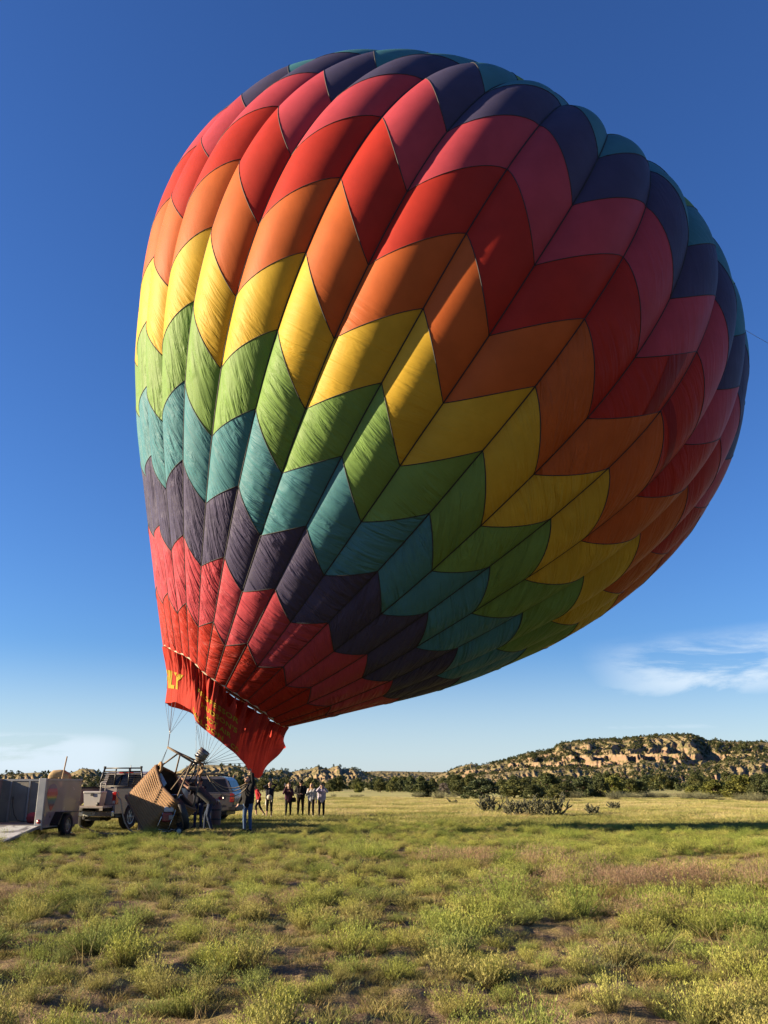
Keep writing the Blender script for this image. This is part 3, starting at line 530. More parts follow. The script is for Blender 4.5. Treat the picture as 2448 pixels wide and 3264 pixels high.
def ribbons(base, tip, width, bend, cb, ct, rnd, seg=3):   # n curved blades; base/tip (n,3), colours (n,3)
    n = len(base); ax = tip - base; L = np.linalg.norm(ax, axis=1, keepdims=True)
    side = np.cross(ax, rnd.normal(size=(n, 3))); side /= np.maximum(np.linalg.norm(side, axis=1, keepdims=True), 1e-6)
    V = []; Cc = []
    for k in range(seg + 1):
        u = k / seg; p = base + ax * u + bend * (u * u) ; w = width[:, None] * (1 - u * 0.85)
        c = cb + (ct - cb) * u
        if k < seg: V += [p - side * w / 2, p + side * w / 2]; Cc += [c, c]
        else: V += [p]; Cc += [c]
    V = np.stack(V, 1); Cc = np.stack(Cc, 1); m = V.shape[1]
    q = []
    for k in range(seg - 1): q += [(2 * k, 2 * k + 1, 2 * k + 3), (2 * k, 2 * k + 3, 2 * k + 2)]
    k = seg - 1; q += [(2 * k, 2 * k + 1, 2 * k + 2)]
    F = (np.arange(n)[:, None, None] * m + np.array(q)[None]).reshape(-1, 3)
    return V.reshape(-1, 3), F, Cc.reshape(-1, 3)
def join(parts):
    V, F, Cc, o = [], [], [], 0
    for v, f, c in parts: V.append(v); F.append(f + o); Cc.append(c); o += len(v)
    return np.concatenate(V), np.concatenate(F), np.concatenate(Cc)
def pmesh(name, V, F, Cc, mat):
    me = fastmesh(name, V, F, False); attr(me, 'col', np.concatenate([Cc * 0.68, np.ones((len(Cc), 1))], 1), 'FLOAT_COLOR'); me.materials.append(mat); return me
def jit(rnd, c, n, a=0.18): return np.clip(np.array(c)[None] * (1 + rnd.normal(size=(n, 1)) * a + rnd.normal(size=(n, 3)) * a * 0.35), 0.005, 1)
def broom(seed, h, w, n, low, high, lw=0.0042, leaves=14):    # upright broom-like shrub: many fine stems that carry narrow leaves
    rnd = np.random.default_rng(seed); parts = []
    lob = rnd.normal(size=(5, 2)) * w * 0.28; li = rnd.integers(0, 5, n)
    a = rnd.uniform(0, 2 * math.pi, n); rr = np.sqrt(rnd.uniform(0, 1, n))
    b = np.stack([np.cos(a) * rr * w * 0.16, np.sin(a) * rr * w * 0.16, np.zeros(n)], 1); b[:, :2] += lob[li] * 0.5
    hh = h * rnd.uniform(0.55, 1.05, n) * (1 - 0.3 * rr ** 2) * rnd.uniform(0.75, 1.1, 5)[li]
    tp = b + np.stack([np.cos(a) * rr * w * 0.36, np.sin(a) * rr * w * 0.36, hh], 1) ; tp[:, :2] += lob[li] * 0.6
    bd = np.stack([rnd.normal(size=n) * 0.03, rnd.normal(size=n) * 0.03, -0.03 * rnd.random(n)], 1)
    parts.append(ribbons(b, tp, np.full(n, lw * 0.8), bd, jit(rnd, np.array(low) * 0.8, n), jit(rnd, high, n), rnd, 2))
    m = n * leaves; k = np.repeat(np.arange(n), leaves); u = 1 - 0.8 * rnd.random(m) ** 1.5
    p = b[k] + (tp - b)[k] * u[:, None] + bd[k] * (u ** 2)[:, None]
    g = rnd.uniform(0, 2 * math.pi, m); ll = h * rnd.uniform(0.035, 0.085, m)
    q = p + np.stack([np.cos(g) * ll * 0.5, np.sin(g) * ll * 0.5, ll * rnd.uniform(0.5, 1.0, m)], 1)
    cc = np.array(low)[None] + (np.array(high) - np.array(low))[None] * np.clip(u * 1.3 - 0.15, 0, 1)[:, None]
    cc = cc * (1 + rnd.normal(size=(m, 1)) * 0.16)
    parts.append(ribbons(p, q, np.full(m, lw * 1.3), np.zeros((m, 3)), cc, cc * 1.1, rnd, 1))
    return join(parts)
def tuft(seed, h, w, n, low, high, lw=0.0045, lean=0.6):      # low grass tuft
    rnd = np.random.default_rng(seed); a = rnd.uniform(0, 2 * math.pi, n); rr = np.sqrt(rnd.uniform(0, 1, n)) * w * 0.5
    b = np.stack([np.cos(a) * rr, np.sin(a) * rr, np.zeros(n) - 0.01], 1)
    g = a + rnd.normal(size=n) * 1.2; hh = h * rnd.uniform(0.35, 1.1, n)
    t_ = b + np.stack([np.cos(g) * hh * lean * rnd.random(n), np.sin(g) * hh * lean * rnd.random(n), hh], 1)
    bd = np.stack([np.cos(g) * hh * 0.35, np.sin(g) * hh * 0.35, -hh * 0.25], 1)
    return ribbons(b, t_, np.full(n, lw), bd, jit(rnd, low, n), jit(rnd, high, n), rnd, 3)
def plume(seed, h, w, n):                                     # dry grass with hazy pinkish seed heads
    rnd = np.random.default_rng(seed)
    s = tuft(seed, h * 0.8, w * 0.5, n, (0.26, 0.19, 0.09), (0.36, 0.25, 0.13), 0.004, 0.5)
    m = n * 5; p = np.stack([rnd.normal(size=m) * w * 0.28, rnd.normal(size=m) * w * 0.28, h * rnd.uniform(0.5, 1.02, m)], 1)
    q = p + rnd.normal(size=(m, 3)) * 0.028 + np.array([0, 0, 0.035])
    c = jit(rnd, (0.42, 0.29, 0.185), m, 0.14)
    return join([s, ribbons(p, q, np.full(m, 0.0055), np.zeros((m, 3)), c, c, rnd, 1)])
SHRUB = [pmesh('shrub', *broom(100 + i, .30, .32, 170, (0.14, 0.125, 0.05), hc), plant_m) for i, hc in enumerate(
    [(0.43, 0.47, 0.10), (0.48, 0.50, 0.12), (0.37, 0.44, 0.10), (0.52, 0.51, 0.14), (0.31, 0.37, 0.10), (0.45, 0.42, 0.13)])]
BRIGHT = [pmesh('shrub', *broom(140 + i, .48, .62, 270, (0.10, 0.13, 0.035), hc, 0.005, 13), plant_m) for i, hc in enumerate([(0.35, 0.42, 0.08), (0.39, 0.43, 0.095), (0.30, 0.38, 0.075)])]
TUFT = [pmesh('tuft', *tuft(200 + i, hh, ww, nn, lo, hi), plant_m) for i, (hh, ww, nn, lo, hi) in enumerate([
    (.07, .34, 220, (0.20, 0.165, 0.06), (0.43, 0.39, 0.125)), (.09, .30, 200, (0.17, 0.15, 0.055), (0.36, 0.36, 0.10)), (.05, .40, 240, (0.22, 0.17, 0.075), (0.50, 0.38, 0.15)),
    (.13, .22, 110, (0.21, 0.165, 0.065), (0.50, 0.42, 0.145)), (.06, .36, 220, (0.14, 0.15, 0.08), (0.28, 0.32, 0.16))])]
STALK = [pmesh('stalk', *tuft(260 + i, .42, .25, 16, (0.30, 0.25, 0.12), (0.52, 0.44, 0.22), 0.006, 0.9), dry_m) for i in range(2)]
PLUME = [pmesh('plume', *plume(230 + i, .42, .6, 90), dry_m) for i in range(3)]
PATCH = []
for i in range(8):                                            # about a square metre of mid-distance growth
    rnd = np.random.default_rng(300 + i); pr = []
    dry_p = i < 4
    for k in range(26 if dry_p else 18):
        ox, oy = rnd.uniform(-.8, .8, 2); hh = rnd.uniform(.14, .34)
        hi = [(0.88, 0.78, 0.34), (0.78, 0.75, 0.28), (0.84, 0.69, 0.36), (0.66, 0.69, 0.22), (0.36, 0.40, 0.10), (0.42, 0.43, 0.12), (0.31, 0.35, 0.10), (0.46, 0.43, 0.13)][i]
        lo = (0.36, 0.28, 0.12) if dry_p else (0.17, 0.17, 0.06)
        v, f, c = tuft(int(rnd.integers(1e6)), hh, .45, 26, lo, hi, 0.016, 0.5); v = v + np.array([ox, oy, 0]); pr.append((v, f, c))
    PATCH.append(pmesh('patch', *join(pr), dry_m if dry_p else plant_m))
# ---- scatter helper: one stuff object, instanced on points
def src_collection(name, meshes):
    col_ = bpy.data.collections.new(name)
    for k, me in enumerate(meshes):
        o = bpy.data.objects.new('%s_%02d' % (name, k), me); col_.objects.link(o)
    return col_
def scatter(name, pts_, rots, scl, idx, meshes, label=None, cat=None):
    me = bpy.data.meshes.new(name); pts_ = np.asarray(pts_, np.float32); me.vertices.add(len(pts_)); me.vertices.foreach_set('co', pts_.ravel()); me.update()
    attr(me, 'rot', rots); attr(me, 'scl', scl); a = me.attributes.new('idx', 'INT', 'POINT'); a.data.foreach_set('value', np.asarray(idx, np.int32))
    o = link(name, me, None, None, label=label, cat=cat, kind='stuff')
    ng = bpy.data.node_groups.new(name + '_nodes', 'GeometryNodeTree')
    ng.interface.new_socket('Geometry', in_out='INPUT', socket_type='NodeSocketGeometry'); ng.interface.new_socket('Geometry', in_out='OUTPUT', socket_type='NodeSocketGeometry')
    gi = ng.nodes.new('NodeGroupInput'); go = ng.nodes.new('NodeGroupOutput'); ip = ng.nodes.new('GeometryNodeInstanceOnPoints'); ci = ng.nodes.new('GeometryNodeCollectionInfo')
    ci.inputs['Collection'].default_value = src_collection(name + '_source', meshes); ci.inputs['Separate Children'].default_value = True; ci.inputs['Reset Children'].default_value = True
    def na(n, ty):
        x = ng.nodes.new('GeometryNodeInputNamedAttribute'); x.data_type = ty; x.inputs['Name'].default_value = n; return x.outputs['Attribute']
    ng.links.new(gi.outputs[0], ip.inputs['Points']); ng.links.new(ci.outputs[0], ip.inputs['Instance']); ip.inputs['Pick Instance'].default_value = True
    ng.links.new(na('idx', 'INT'), ip.inputs['Instance Index']); 
    er = ng.nodes.new('FunctionNodeEulerToRotation'); ng.links.new(na('rot', 'FLOAT_VECTOR'), er.inputs[0]); ng.links.new(er.outputs[0], ip.inputs['Rotation'])
    ng.links.new(na('scl', 'FLOAT_VECTOR'), ip.inputs['Scale']); ng.links.new(ip.outputs[0], go.inputs[0])
    md = o.modifiers.new('scatter', 'NODES'); md.node_group = ng
    return o
def fan_points(n, r0, r1, spread=33.0, power=1.0, seed=1):   # random points in the wedge of ground in front of the camera
    rnd = np.random.default_rng(seed); a = np.radians(rnd.uniform(-spread, spread, n)); u = rnd.random(n)
    r = np.sqrt(r0 ** 2 + (r1 ** 2 - r0 ** 2) * u) if power == 1.0 else r0 * (r1 / r0) ** u
    return r * np.sin(a), r * np.cos(a), rnd
def keep_clear(x, y):                                         # nothing grows under wheels, ramp and basket
    k = np.ones(len(x), bool)
    for cx_, cy_, rr in CLEAR: k &= np.hypot(x - cx_, y - cy_) > rr
    return k
CLEAR = []
for p_, r_ in (((60, 2650), .9), ((0, 2655), .9), ((-60, 2655), .9), ((205, 2655), .35), ((395, 2640), .35), ((485, 2650), .5), ((560, 2655), .3)):
    q_ = gpt(*p_); CLEAR.append((q_.x, q_.y, r_))
# foreground shrubs: the most prominent are things of their own, the others belong to the ground cover
x, y, rnd = fan_points(8400, 5.6, 36.0, seed=11)
dens = np.clip(1.45 - 1.6 * bare(x, y), 0, 1); k = (rnd.random(len(x)) < dens) & keep_clear(x, y) & ~((y > 29) & (x < -2.5)); x, y = x[k], y[k]
n = len(x); s = (0.36 + 0.76 * rnd.random(n) ** 1.8) * np.clip(1.05 - 0.012 * (np.hypot(x, y) - 12), .6, 1.1); typ = rnd.integers(0, 6, n); rz = rnd.uniform(0, 6.28, n); hz = rnd.uniform(.75, 1.15, n)
# bright rabbitbrush on the right and in a band before the vehicles
gx = np.where((x > 0.05 * y) & (y > 8.5) & (fbm(x * .5, y * .5, 2, 123) > .05) & (rnd.random(n) < .16), 1, 0) | np.where((y > 19) & (rnd.random(n) < .14), 1, 0)
size = s * hz / np.hypot(x, y) * (np.abs(np.arctan2(x, y)) < R(25.0)) * (y > 6.6); order = np.argsort(-size); top = set(order[:270].tolist())
zz = ground_z(x, y)
LABELS_S = 'low olive-green broom-like shrub among the prairie grass'; LABELS_B = 'rounded bright yellow-green shrub standing in the prairie grass'
st_p, st_r, st_s, st_i = [], [], [], []
for i in range(n):
    if i in top:
        me = BRIGHT[typ[i] % 3] if gx[i] else SHRUB[typ[i]]
        link('shrub', me, None, None, (float(x[i]), float(y[i]), float(zz[i]) - .01), (0, 0, float(rz[i])), (float(s[i]), float(s[i]), float(s[i] * hz[i])),
             label=LABELS_B if gx[i] else LABELS_S, cat='shrub', group='bright shrubs in the field' if gx[i] else 'olive shrubs in the field')
    else:
        st_p.append((x[i], y[i], zz[i] - .01)); st_r.append((0, 0, rz[i])); st_s.append((s[i], s[i], s[i] * hz[i])); st_i.append(6 + typ[i] % 3 if gx[i] else typ[i])
# specific big shrubs seen right of centre
for px_, py_, sc_ in ((1835, 2915, 1.05), (2060, 2880, .8), (2155, 2905, .85), (2300, 2890, .7), (1560, 2905, .8), (2230, 2975, .85), (2380, 2960, .8), (1010, 2790, .7), (1330, 2800, .7)):
    q = gpt(px_, py_); st = BRIGHT[int(px_) % 3]
    link('shrub', st, None, None, (q.x, q.y, float(ground_z(q.x, q.y))), (0, 0, px_ * 1.7), (sc_, sc_, sc_), label=LABELS_B, cat='shrub', group='bright shrubs in the field')
# low tufts, stalks, plumes
x, y, rnd = fan_points(13500, 5.4, 31.0, seed=21)
k = (rnd.random(len(x)) < 1.05 - 0.80 * bare(x, y)) & keep_clear(x, y); x, y = x[k], y[k]; n = len(x); z = ground_z(x, y)
st_p += list(zip(x, y, z)); rz = rnd.uniform(0, 6.28, n); st_r += [(0, 0, a) for a in rz]; s = rnd.uniform(.55, 1.25, n); st_s += [(a, a, a) for a in s]
it = rnd.integers(0, 5, n); it = np.where(rnd.random(n) < .035, 5 + rnd.integers(0, 2, n), it); st_i += [9 + int(a) for a in it]
def plume_patch(px_, py_, w, n_, s_=1.0):
    q = gpt(px_, py_)
    for _ in range(n_):
        a = q.x + random.gauss(0, w); b_ = q.y + random.gauss(0, w * .7)
        st_p.append((a, b_, float(ground_z(a, b_)))); st_r.append((0, 0, random.random() * 6)); v = random.uniform(.7, 1.15) * s_; st_s.append((v, v, v)); st_i.append(16 + random.randrange(3))
for args in ((2080, 2850, .5, 9), (2210, 2840, .55, 10), (2330, 2835, .55, 10), (2420, 2840, .45, 8), (1480, 2765, .5, 12, .9), (1960, 2860, .4, 8), (2150, 2945, .4, 7, .8), (880, 2900, .35, 5, .6), (1800, 2790, .5, 8), (10, 2900, .3, 6, .8), (1650, 2840, .4, 6, .7)):
    plume_patch(*args)
SRC = SHRUB + BRIGHT + TUFT + STALK + PLUME
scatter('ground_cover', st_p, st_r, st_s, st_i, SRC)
# mid-distance grass
x, y, rnd = fan_points(12500, 24.0, 105.0, 33.0, seed=31)
k = keep_clear(x, y); x, y = x[k], y[k]; n = len(x); r = np.hypot(x, y)
dry_p = np.clip((r - 40) / 9, 0.08, .9) * (0.65 + 0.9 * fbm(x / 9, y / 5, 3, 19)); isd = rnd.random(n) < dry_p
idx = np.where(isd, rnd.integers(0, 4, n), 4 + rnd.integers(0, 4, n)); s = rnd.uniform(.6, 1.1, n); sz = s * rnd.uniform(.5, 1.0, n) * np.clip(.55 + r / 90, .6, 1.1)
sz = np.where((r < 36), sz * .75, sz)
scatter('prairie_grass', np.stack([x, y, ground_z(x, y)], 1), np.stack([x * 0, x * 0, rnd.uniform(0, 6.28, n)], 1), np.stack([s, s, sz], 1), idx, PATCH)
# ------------------------------------------------------------------ junipers, cholla, sagebrush
def leaf_quads(c, size, col, rnd):
    n = len(c); a = rnd.normal(size=(n, 3)); a /= np.linalg.norm(a, axis=1, keepdims=True); b = np.cross(a, rnd.normal(size=(n, 3))); b /= np.linalg.norm(b, axis=1, keepdims=True)
    s = size[:, None]; V = np.stack([c - a * s, c + b * s * 0.55, c + a * s, c - b * s * 0.55], 1).reshape(-1, 3)
    F = np.arange(4 * n).reshape(n, 4); return V, F, np.repeat(col, 4, 0)
def juniper(seed, clumps, per, leaf, h=1.0, w=1.0, cols=((0.040, 0.058, 0.022), (0.105, 0.120, 0.040))):
    rnd = np.random.default_rng(seed); lob = []
    for k in range(clumps):
        a = rnd.uniform(0, 6.283); zz_ = rnd.uniform(0.10, 0.93); rmax = 0.5 * w * (1 - max(0, zz_ - 0.35) ** 1.7 * 1.9) * (0.75 + 0.25 * min(1, zz_ / .25))
        rr = rmax * math.sqrt(rnd.random()) * rnd.uniform(.8, 1.08)
        lob.append((rr * math.cos(a), rr * math.sin(a), zz_ * h, rnd.uniform(0.09, 0.17) * w, rnd.random()))
    lob.append((rnd.normal() * .06, rnd.normal() * .06, .93 * h, .08 * w, .5))
    C_, S_, K_ = [], [], []
    for (x, y, z, r, t_) in lob:
        d = rnd.normal(size=(per, 3)); d /= np.linalg.norm(d, axis=1, keepdims=True); d *= (rnd.random((per, 1)) ** 0.4); d[:, 2] *= 0.8
        C_.append(np.array([x, y, z]) + d * r); S_.append(leaf * rnd.uniform(.6, 1.3, per))
        tt = np.clip(t_ * .8 + rnd.normal(size=per) * .22, 0, 1)[:, None]; K_.append(np.array(cols[0]) * (1 - tt) + np.array(cols[1]) * tt)
    V, F, K = leaf_quads(np.concatenate(C_), np.concatenate(S_), np.concatenate(K_), rnd)
    return V, F, K, lob
bark_m = simple('juniper_bark', (0.15, 0.105, 0.075), 0.9, var=0.3, scale=12)
TREES = []
for k in range(7):
    V, F, K, lob = juniper(400 + k, 60, 92, 0.033, cols=[((0.055, 0.080, 0.030), (0.15, 0.165, 0.055)), ((0.060, 0.082, 0.028), (0.17, 0.175, 0.055)), ((0.052, 0.075, 0.034), (0.13, 0.155, 0.058)), ((0.065, 0.085, 0.028), (0.175, 0.18, 0.055)), ((0.055, 0.075, 0.028), (0.15, 0.16, 0.05)), ((0.095, 0.12, 0.028), (0.26, 0.27, 0.065)), ((0.20, 0.17, 0.14), (0.32, 0.27, 0.23))][k])
    crown = pmesh('crown', V, F, K, tree_m)
    mb = MB(); rnd = random.Random(k)
    mb.tube([(0, 0, -.03), (.01, 0, .12), (-.01, .015, .3), (.01, 0, .6)], [.045, .034, .026, .010], 7)
    for (x, y, z, r, t_) in lob[::4]:
        z0 = rnd.uniform(.06, .3); mb.tube([(0, 0, z0), (x * .5, y * .5, z0 + (z - z0) * .35), (x * .95, y * .95, z)], [.018, .012, .005], 5)
    TREES.append((crown, mb.build('trunk', bark_m, None, True).data)); bpy.data.objects.remove(bpy.data.objects['trunk'])
def plant_tree(name, kind, loc, w, h, rz, label, group, cat='tree'):
    cr, tr = TREES[kind]; e = empty(name, loc, rz, label=label, cat=cat, group=group); e.scale = (w, w, h)
    link('crown', cr, None, e); link('trunk', tr, None, e); return e
def tree_px(x, top, base, wpx, kind, label, group=None, yoff=0.0):
    g = gpt(x, base); d = g.y; ppm = FPX / (d * math.cos(PITCH)); 
    plant_tree('juniper_tree', kind, (g.x, g.y, float(ground_z(g.x, g.y)) - .05), wpx / ppm * 1.12, (base - top) / (ppm / math.cos(PITCH)) * 1.08, x * .37, label, group)
NAMED = [(1350, 2488, 2541, 92, 0, 'broad dark juniper standing alone left of the grey leafless one'), (1416, 2496, 2533, 38, 6, 'small grey leafless juniper between two dark ones'),
 (1460, 2491, 2537, 62, 1, 'dark juniper beside the grey leafless one'), (1535, 2482, 2549, 108, 2, 'big round dark juniper behind the pair of cholla cacti'),
 (1640, 2486, 2546, 104, 3, 'wide dark juniper between the two big cholla clumps'), (1703, 2502, 2550, 66, 4, 'low dark juniper peeping over the widest cholla'),
 (1747, 2466, 2545, 84, 0, 'tallest dark juniper in the tree row below the mesa'), (1776, 2501, 2553, 70, 3, 'low juniper in front of the tallest one'),
 (1806, 2492, 2546, 60, 1, 'narrow juniper right beside the tallest one'), (1862, 2476, 2543, 92, 2, 'large dark juniper above the low round cholla'),
 (1915, 2480, 2545, 60, 4, 'dark juniper squeezed between two larger ones below the cliffs'), (1955, 2475, 2541, 80, 5, 'yellowish juniper catching the sun in the dense tree row'),
 (2008, 2484, 2532, 62, 1, 'dark juniper at the right end of the dense tree row'), (2044, 2493, 2532, 50, 0, 'small juniper sloping down to the grey sagebrush'),
 (2072, 2470, 2515, 84, 2, 'dark juniper farther back behind the sagebrush patch'), (2110, 2468, 2518, 72, 3, 'middle one of three far junipers behind the sagebrush'),
 (2148, 2480, 2518, 62, 4, 'right one of three far junipers behind the sagebrush'), (2210, 2504, 2541, 60, 5, 'short bright green juniper bush at the clearing edge'),
 (2243, 2482, 2518, 46, 0, 'dark juniper behind the short bright green bush'), (2279, 2487, 2544, 92, 5, 'round sunlit yellow-green juniper beside the clearing'),
 (2330, 2486, 2540, 60, 1, 'dark juniper between two sunlit ones'), (2368, 2473, 2547, 112, 5, 'largest sunlit yellow-green juniper near the photo edge'),
 (2418, 2488, 2549, 64, 4, 'shaded dark juniper close to the photo edge'), (2456, 2484, 2542, 70, 2, 'juniper cut off by the photo edge')]
for a in NAMED: tree_px(*a)
# the wood behind the field: trees one can still tell apart
rnd = np.random.default_rng(55); WOOD = 'juniper in the dark wood at the far edge of the field'; cnt = 0
for i in range(200):
    x = rnd.uniform(-120, 2560); base = rnd.uniform(2513, 2527) if x < 1330 else rnd.uniform(2508, 2522)
    if x > 1330 and rnd.random() < (.8 if 2015 < x < 2210 else .45): continue
    g = gpt(x, base); h = rnd.uniform(2.6, 4.6) * (.74 if x < 1330 else 1); w = h * rnd.uniform(.85, 1.25)
    plant_tree('juniper_tree', int(rnd.integers(0, 6)) if rnd.random() < .35 else int(rnd.integers(0, 5)), (g.x, g.y, -.1), w, h, rnd.uniform(0, 6), WOOD, 'junipers in the far wood'); cnt += 1
# hillside and valley trees as one mass
FARC = []
for k in range(4):
    V, F, K, _ = juniper(480 + k, 16, 12, 0.10, cols=((0.050, 0.070, 0.028), (0.125, 0.14, 0.05))); FARC.append(pmesh('far_crown', V, F, K, tree_m))
P_, S_ = [], []
rnd = np.random.default_rng(66)
def hill_trees(n, a0, a1, r0, r1, dens, zmin=-2.0):
    az = np.radians(rnd.uniform(a0, a1, n)); r = rnd.uniform(r0, r1, n); z = hill_z(az, r); x = r * np.sin(az); y = r * np.cos(az)
    z = np.where(z < 0.0, 0.0, z) if zmin < 0 else z
    d = dens + 0.75 * fbm(x / 55, y / 55, 3, 91); k = (rnd.random(n) < d) & (z >= zmin)
    for a, b_, c_ in zip(x[k], y[k], z[k]): P_.append((a, b_, c_ - .3)); s = rnd.uniform(1.6, 3.3); S_.append((s * rnd.uniform(.9, 1.25), s * rnd.uniform(.9, 1.25), s * rnd.uniform(.7, 1.05)))
hill_trees(9500, 4, 34, 430, 960, .30, 1.0); hill_trees(5000, -34, 4, 430, 960, .18, 1.0)
hill_trees(4200, 6, 34, 790, 930, .6, 20.0)
hill_trees(1500, -34, 34, 215, 560, .42)
hill_trees(3000, -34, 20, 1000, 1500, .7, 2.0)
n = len(P_)
scatter('hillside_woods', P_, np.stack([np.zeros(n), np.zeros(n), rnd.uniform(0, 6.28, n)], 1), S_, rnd.integers(0, 4, n), FARC)
# cholla cacti
cholla_m = simple('cholla_skin', (0.115, 0.118, 0.065), 0.85, var=0.35, scale=9, bump=0.6)
fruit_m = simple('cholla_fruit', (0.36, 0.33, 0.08), 0.7, var=0.25)
def cholla(seed, spread, h, arms):
    rd = random.Random(seed); mb = MB(); fr = MB()
    def grow(p, d, L, r, lev):
        pts = [p]; q = p.copy(); dd = d.copy()
        for _ in range(3):
            dd = (dd + Vector((rd.gauss(0, .16), rd.gauss(0, .16), rd.gauss(0.05, .12)))).normalized(); q = q + dd * L / 3; pts.append(q.copy())
        mb.tube(pts, [r, r * 1.1, r, r * .75], 6)
        if lev > 0:
            for _ in range(rd.choice((2, 3, 3))):
                i = rd.choice((1, 2, 3)); az = rd.uniform(0, 6.28); out = Vector((math.cos(az), math.sin(az), rd.uniform(.1, 1.1))).normalized()
                grow(pts[i], (dd * .5 + out * .8).normalized(), L * rd.uniform(.55, .85), r * .88, lev - 1)
        else: 
            if rd.random() < .5: fr.tube([q, q + dd * .03], [.018, .012], 5)
    for k in range(int(arms * 1.35)):
        az = rd.uniform(0, 6.28); rr = rd.random() * spread * .22
        grow(Vector((math.cos(az) * rr, math.sin(az) * rr, -.03)), Vector((math.cos(az) * .8, math.sin(az) * .8, rd.uniform(.5, 1.3))).normalized(), h * rd.uniform(.35, .55), .030, 3)
    return mb, fr
for (x, base, w, h, arms, seed, lab) in ((1560, 2588, 1.9, .95, 8, 1, 'dense branching cholla cactus, left one of the close pair'), (1622, 2600, 1.4, .75, 5, 2, 'sparse open cholla cactus, right one of the close pair'),
        (1690, 2599, 1.4, .90, 6, 3, 'pale upright cholla cactus at the left edge of the widest clump'), (1750, 2602, 2.2, 1.0, 10, 4, 'widest dark cholla cactus clump below the tallest juniper'),
        (1890, 2597, 1.2, .55, 7, 5, 'low round cholla cactus right of the widest clump'), (1958, 2582, .8, .5, 5, 6, 'small upright cholla cactus near the low round one'),
        (1442, 2562, .8, .45, 5, 7, 'tiny cholla cactus left of the close pair')):
    g = gpt(x, base); e = empty('cholla_cactus', (g.x, g.y, float(ground_z(g.x, g.y))), 0, label=lab, cat='cactus', group='cholla cacti in the field')
    a, b_ = cholla(seed, w, h * 1.15, arms); a.build('branches', cholla_m, e, True)
    if b_.v: b_.build('fruit', fruit_m, e, True)
# grey sagebrush
SAGE = [pmesh('sagebrush', *broom(700 + i, .8, 1.15, 220, (0.15, 0.14, 0.085), (0.27, 0.275, 0.15), 0.016, 7), plant_m) for i in range(3)]
rnd = np.random.default_rng(77)
for (x, y, n_, sp_) in ((2030, 2545, 6, 26), (2110, 2543, 9, 45), (2190, 2546, 6, 30), (1960, 2548, 3, 20), (2320, 2552, 5, 30), (2400, 2556, 4, 30), (1840, 2548, 3, 25), (1400, 2545, 3, 30), (1000, 2545, 4, 90), (900, 2552, 3, 60), (1180, 2540, 3, 60)):
    for _ in range(n_):
        g = gpt(x + rnd.normal() * sp_, y + rnd.normal() * 2.0); s = rnd.uniform(.7, 1.5) * (1 if x > 1300 else .6)
        link('sagebrush', SAGE[int(rnd.integers(3))], None, None, (g.x, g.y, 0), (0, 0, rnd.uniform(0, 6)), (s, s, s * .9), label='low grey-green sagebrush bush in front of the juniper row', cat='shrub', group='sagebrush at the field edge')
# ------------------------------------------------------------------ vehicles
white_p = simple('white_car_paint', (0.32, 0.29, 0.28), 0.32, var=0.05, coat=0.5, dirt=((0.34, 0.27, 0.2), 0.35))
silver_p = simple('pewter_car_paint', (0.17, 0.155, 0.15), 0.34, metal=0.35, var=0.05, coat=0.5, dirt=((0.30, 0.25, 0.19), 0.3))
black_s = simple('black_steel', (0.016, 0.016, 0.017), 0.42, metal=0.2, var=0.2)
black_pl = simple('black_plastic', (0.022, 0.022, 0.023), 0.6, var=0.2)
rubber = simple('tyre_rubber', (0.020, 0.019, 0.018), 0.85, var=0.25, scale=14, dirt=((0.12, 0.095, 0.07), 0.4))
alloy = simple('alloy_metal', (0.42, 0.41, 0.40), 0.35, metal=0.8, var=0.1)
alum = simple('trailer_aluminium', (0.42, 0.43, 0.44), 0.42, metal=0.55, var=0.08, scale=2.0, dirt=((0.30, 0.27, 0.23), 0.45))
panel_in = simple('weathered_trailer_board', (0.27, 0.255, 0.215), 0.75, var=0.2, scale=2.2, dirt=((0.20, 0.165, 0.12), 0.55))
panel_out = simple('white_trailer_panel', (0.35, 0.295, 0.285), 0.22, var=0.06, scale=1.2, coat=0.4)
glass_d = simple('dark_tinted_glass', (0.012, 0.012, 0.013), 0.16, var=0.05, spec=0.25)
red_l = simple('red_lamp_lens', (0.42, 0.012, 0.012), 0.18, var=0.15, coat=0.6)
amber_l = simple('amber_lamp_lens', (0.55, 0.10, 0.02), 0.2, var=0.1, coat=0.5)
chrome = simple('worn_chrome', (0.62, 0.61, 0.60), 0.22, metal=0.95, var=0.08)
plate_m = simple('license_plate_metal', (0.48, 0.50, 0.44), 0.5, var=0.1)
wood_m = simple('bare_pine_wood', (0.50, 0.33, 0.16), 0.7, var=0.15, scale=8)
def wheel(parent, x, y, r, w, side, hub=alloy):            # axle along local x; side = +1 when the outer face looks to +x
    m = Matrix.Translation((x, y, r)) @ Matrix.Rotation(math.pi / 2 * side, 4, 'Y')
    prof = [(r * .62, -w / 2), (r * .93, -w / 2), (r, -w * .34), (r * 1.005, 0), (r, w * .34), (r * .93, w / 2), (r * .62, w / 2), (r * .60, w * .3), (r * .60, -w * .3), (r * .62, -w / 2)]
    ty = MB().lathe(prof, 26, m).build('tyre', rubber, None, True)
    e = parent; 
    wh = bpy.data.objects.new('wheel', ty.data); C.objects.link(wh); wh.parent = e; bpy.data.objects.remove(ty)
    wh.data.name = 'wheel'
    rim = MB(); rim.lathe([(r * .60, w * .42), (r * .52, w * .40), (r * .50, w * .22), (r * .18, w * .26), (r * .16, w * .36), (0.002, w * .38)], 24, m)
    for k in range(6):
        g = k * math.pi / 3; rim.box(-.025, .025, r * .16, r * .54, w * .22, w * .34, m @ Matrix.Rotation(g, 4, 'Z'))
    rim.build('rim', hub, wh, False)
    return wh
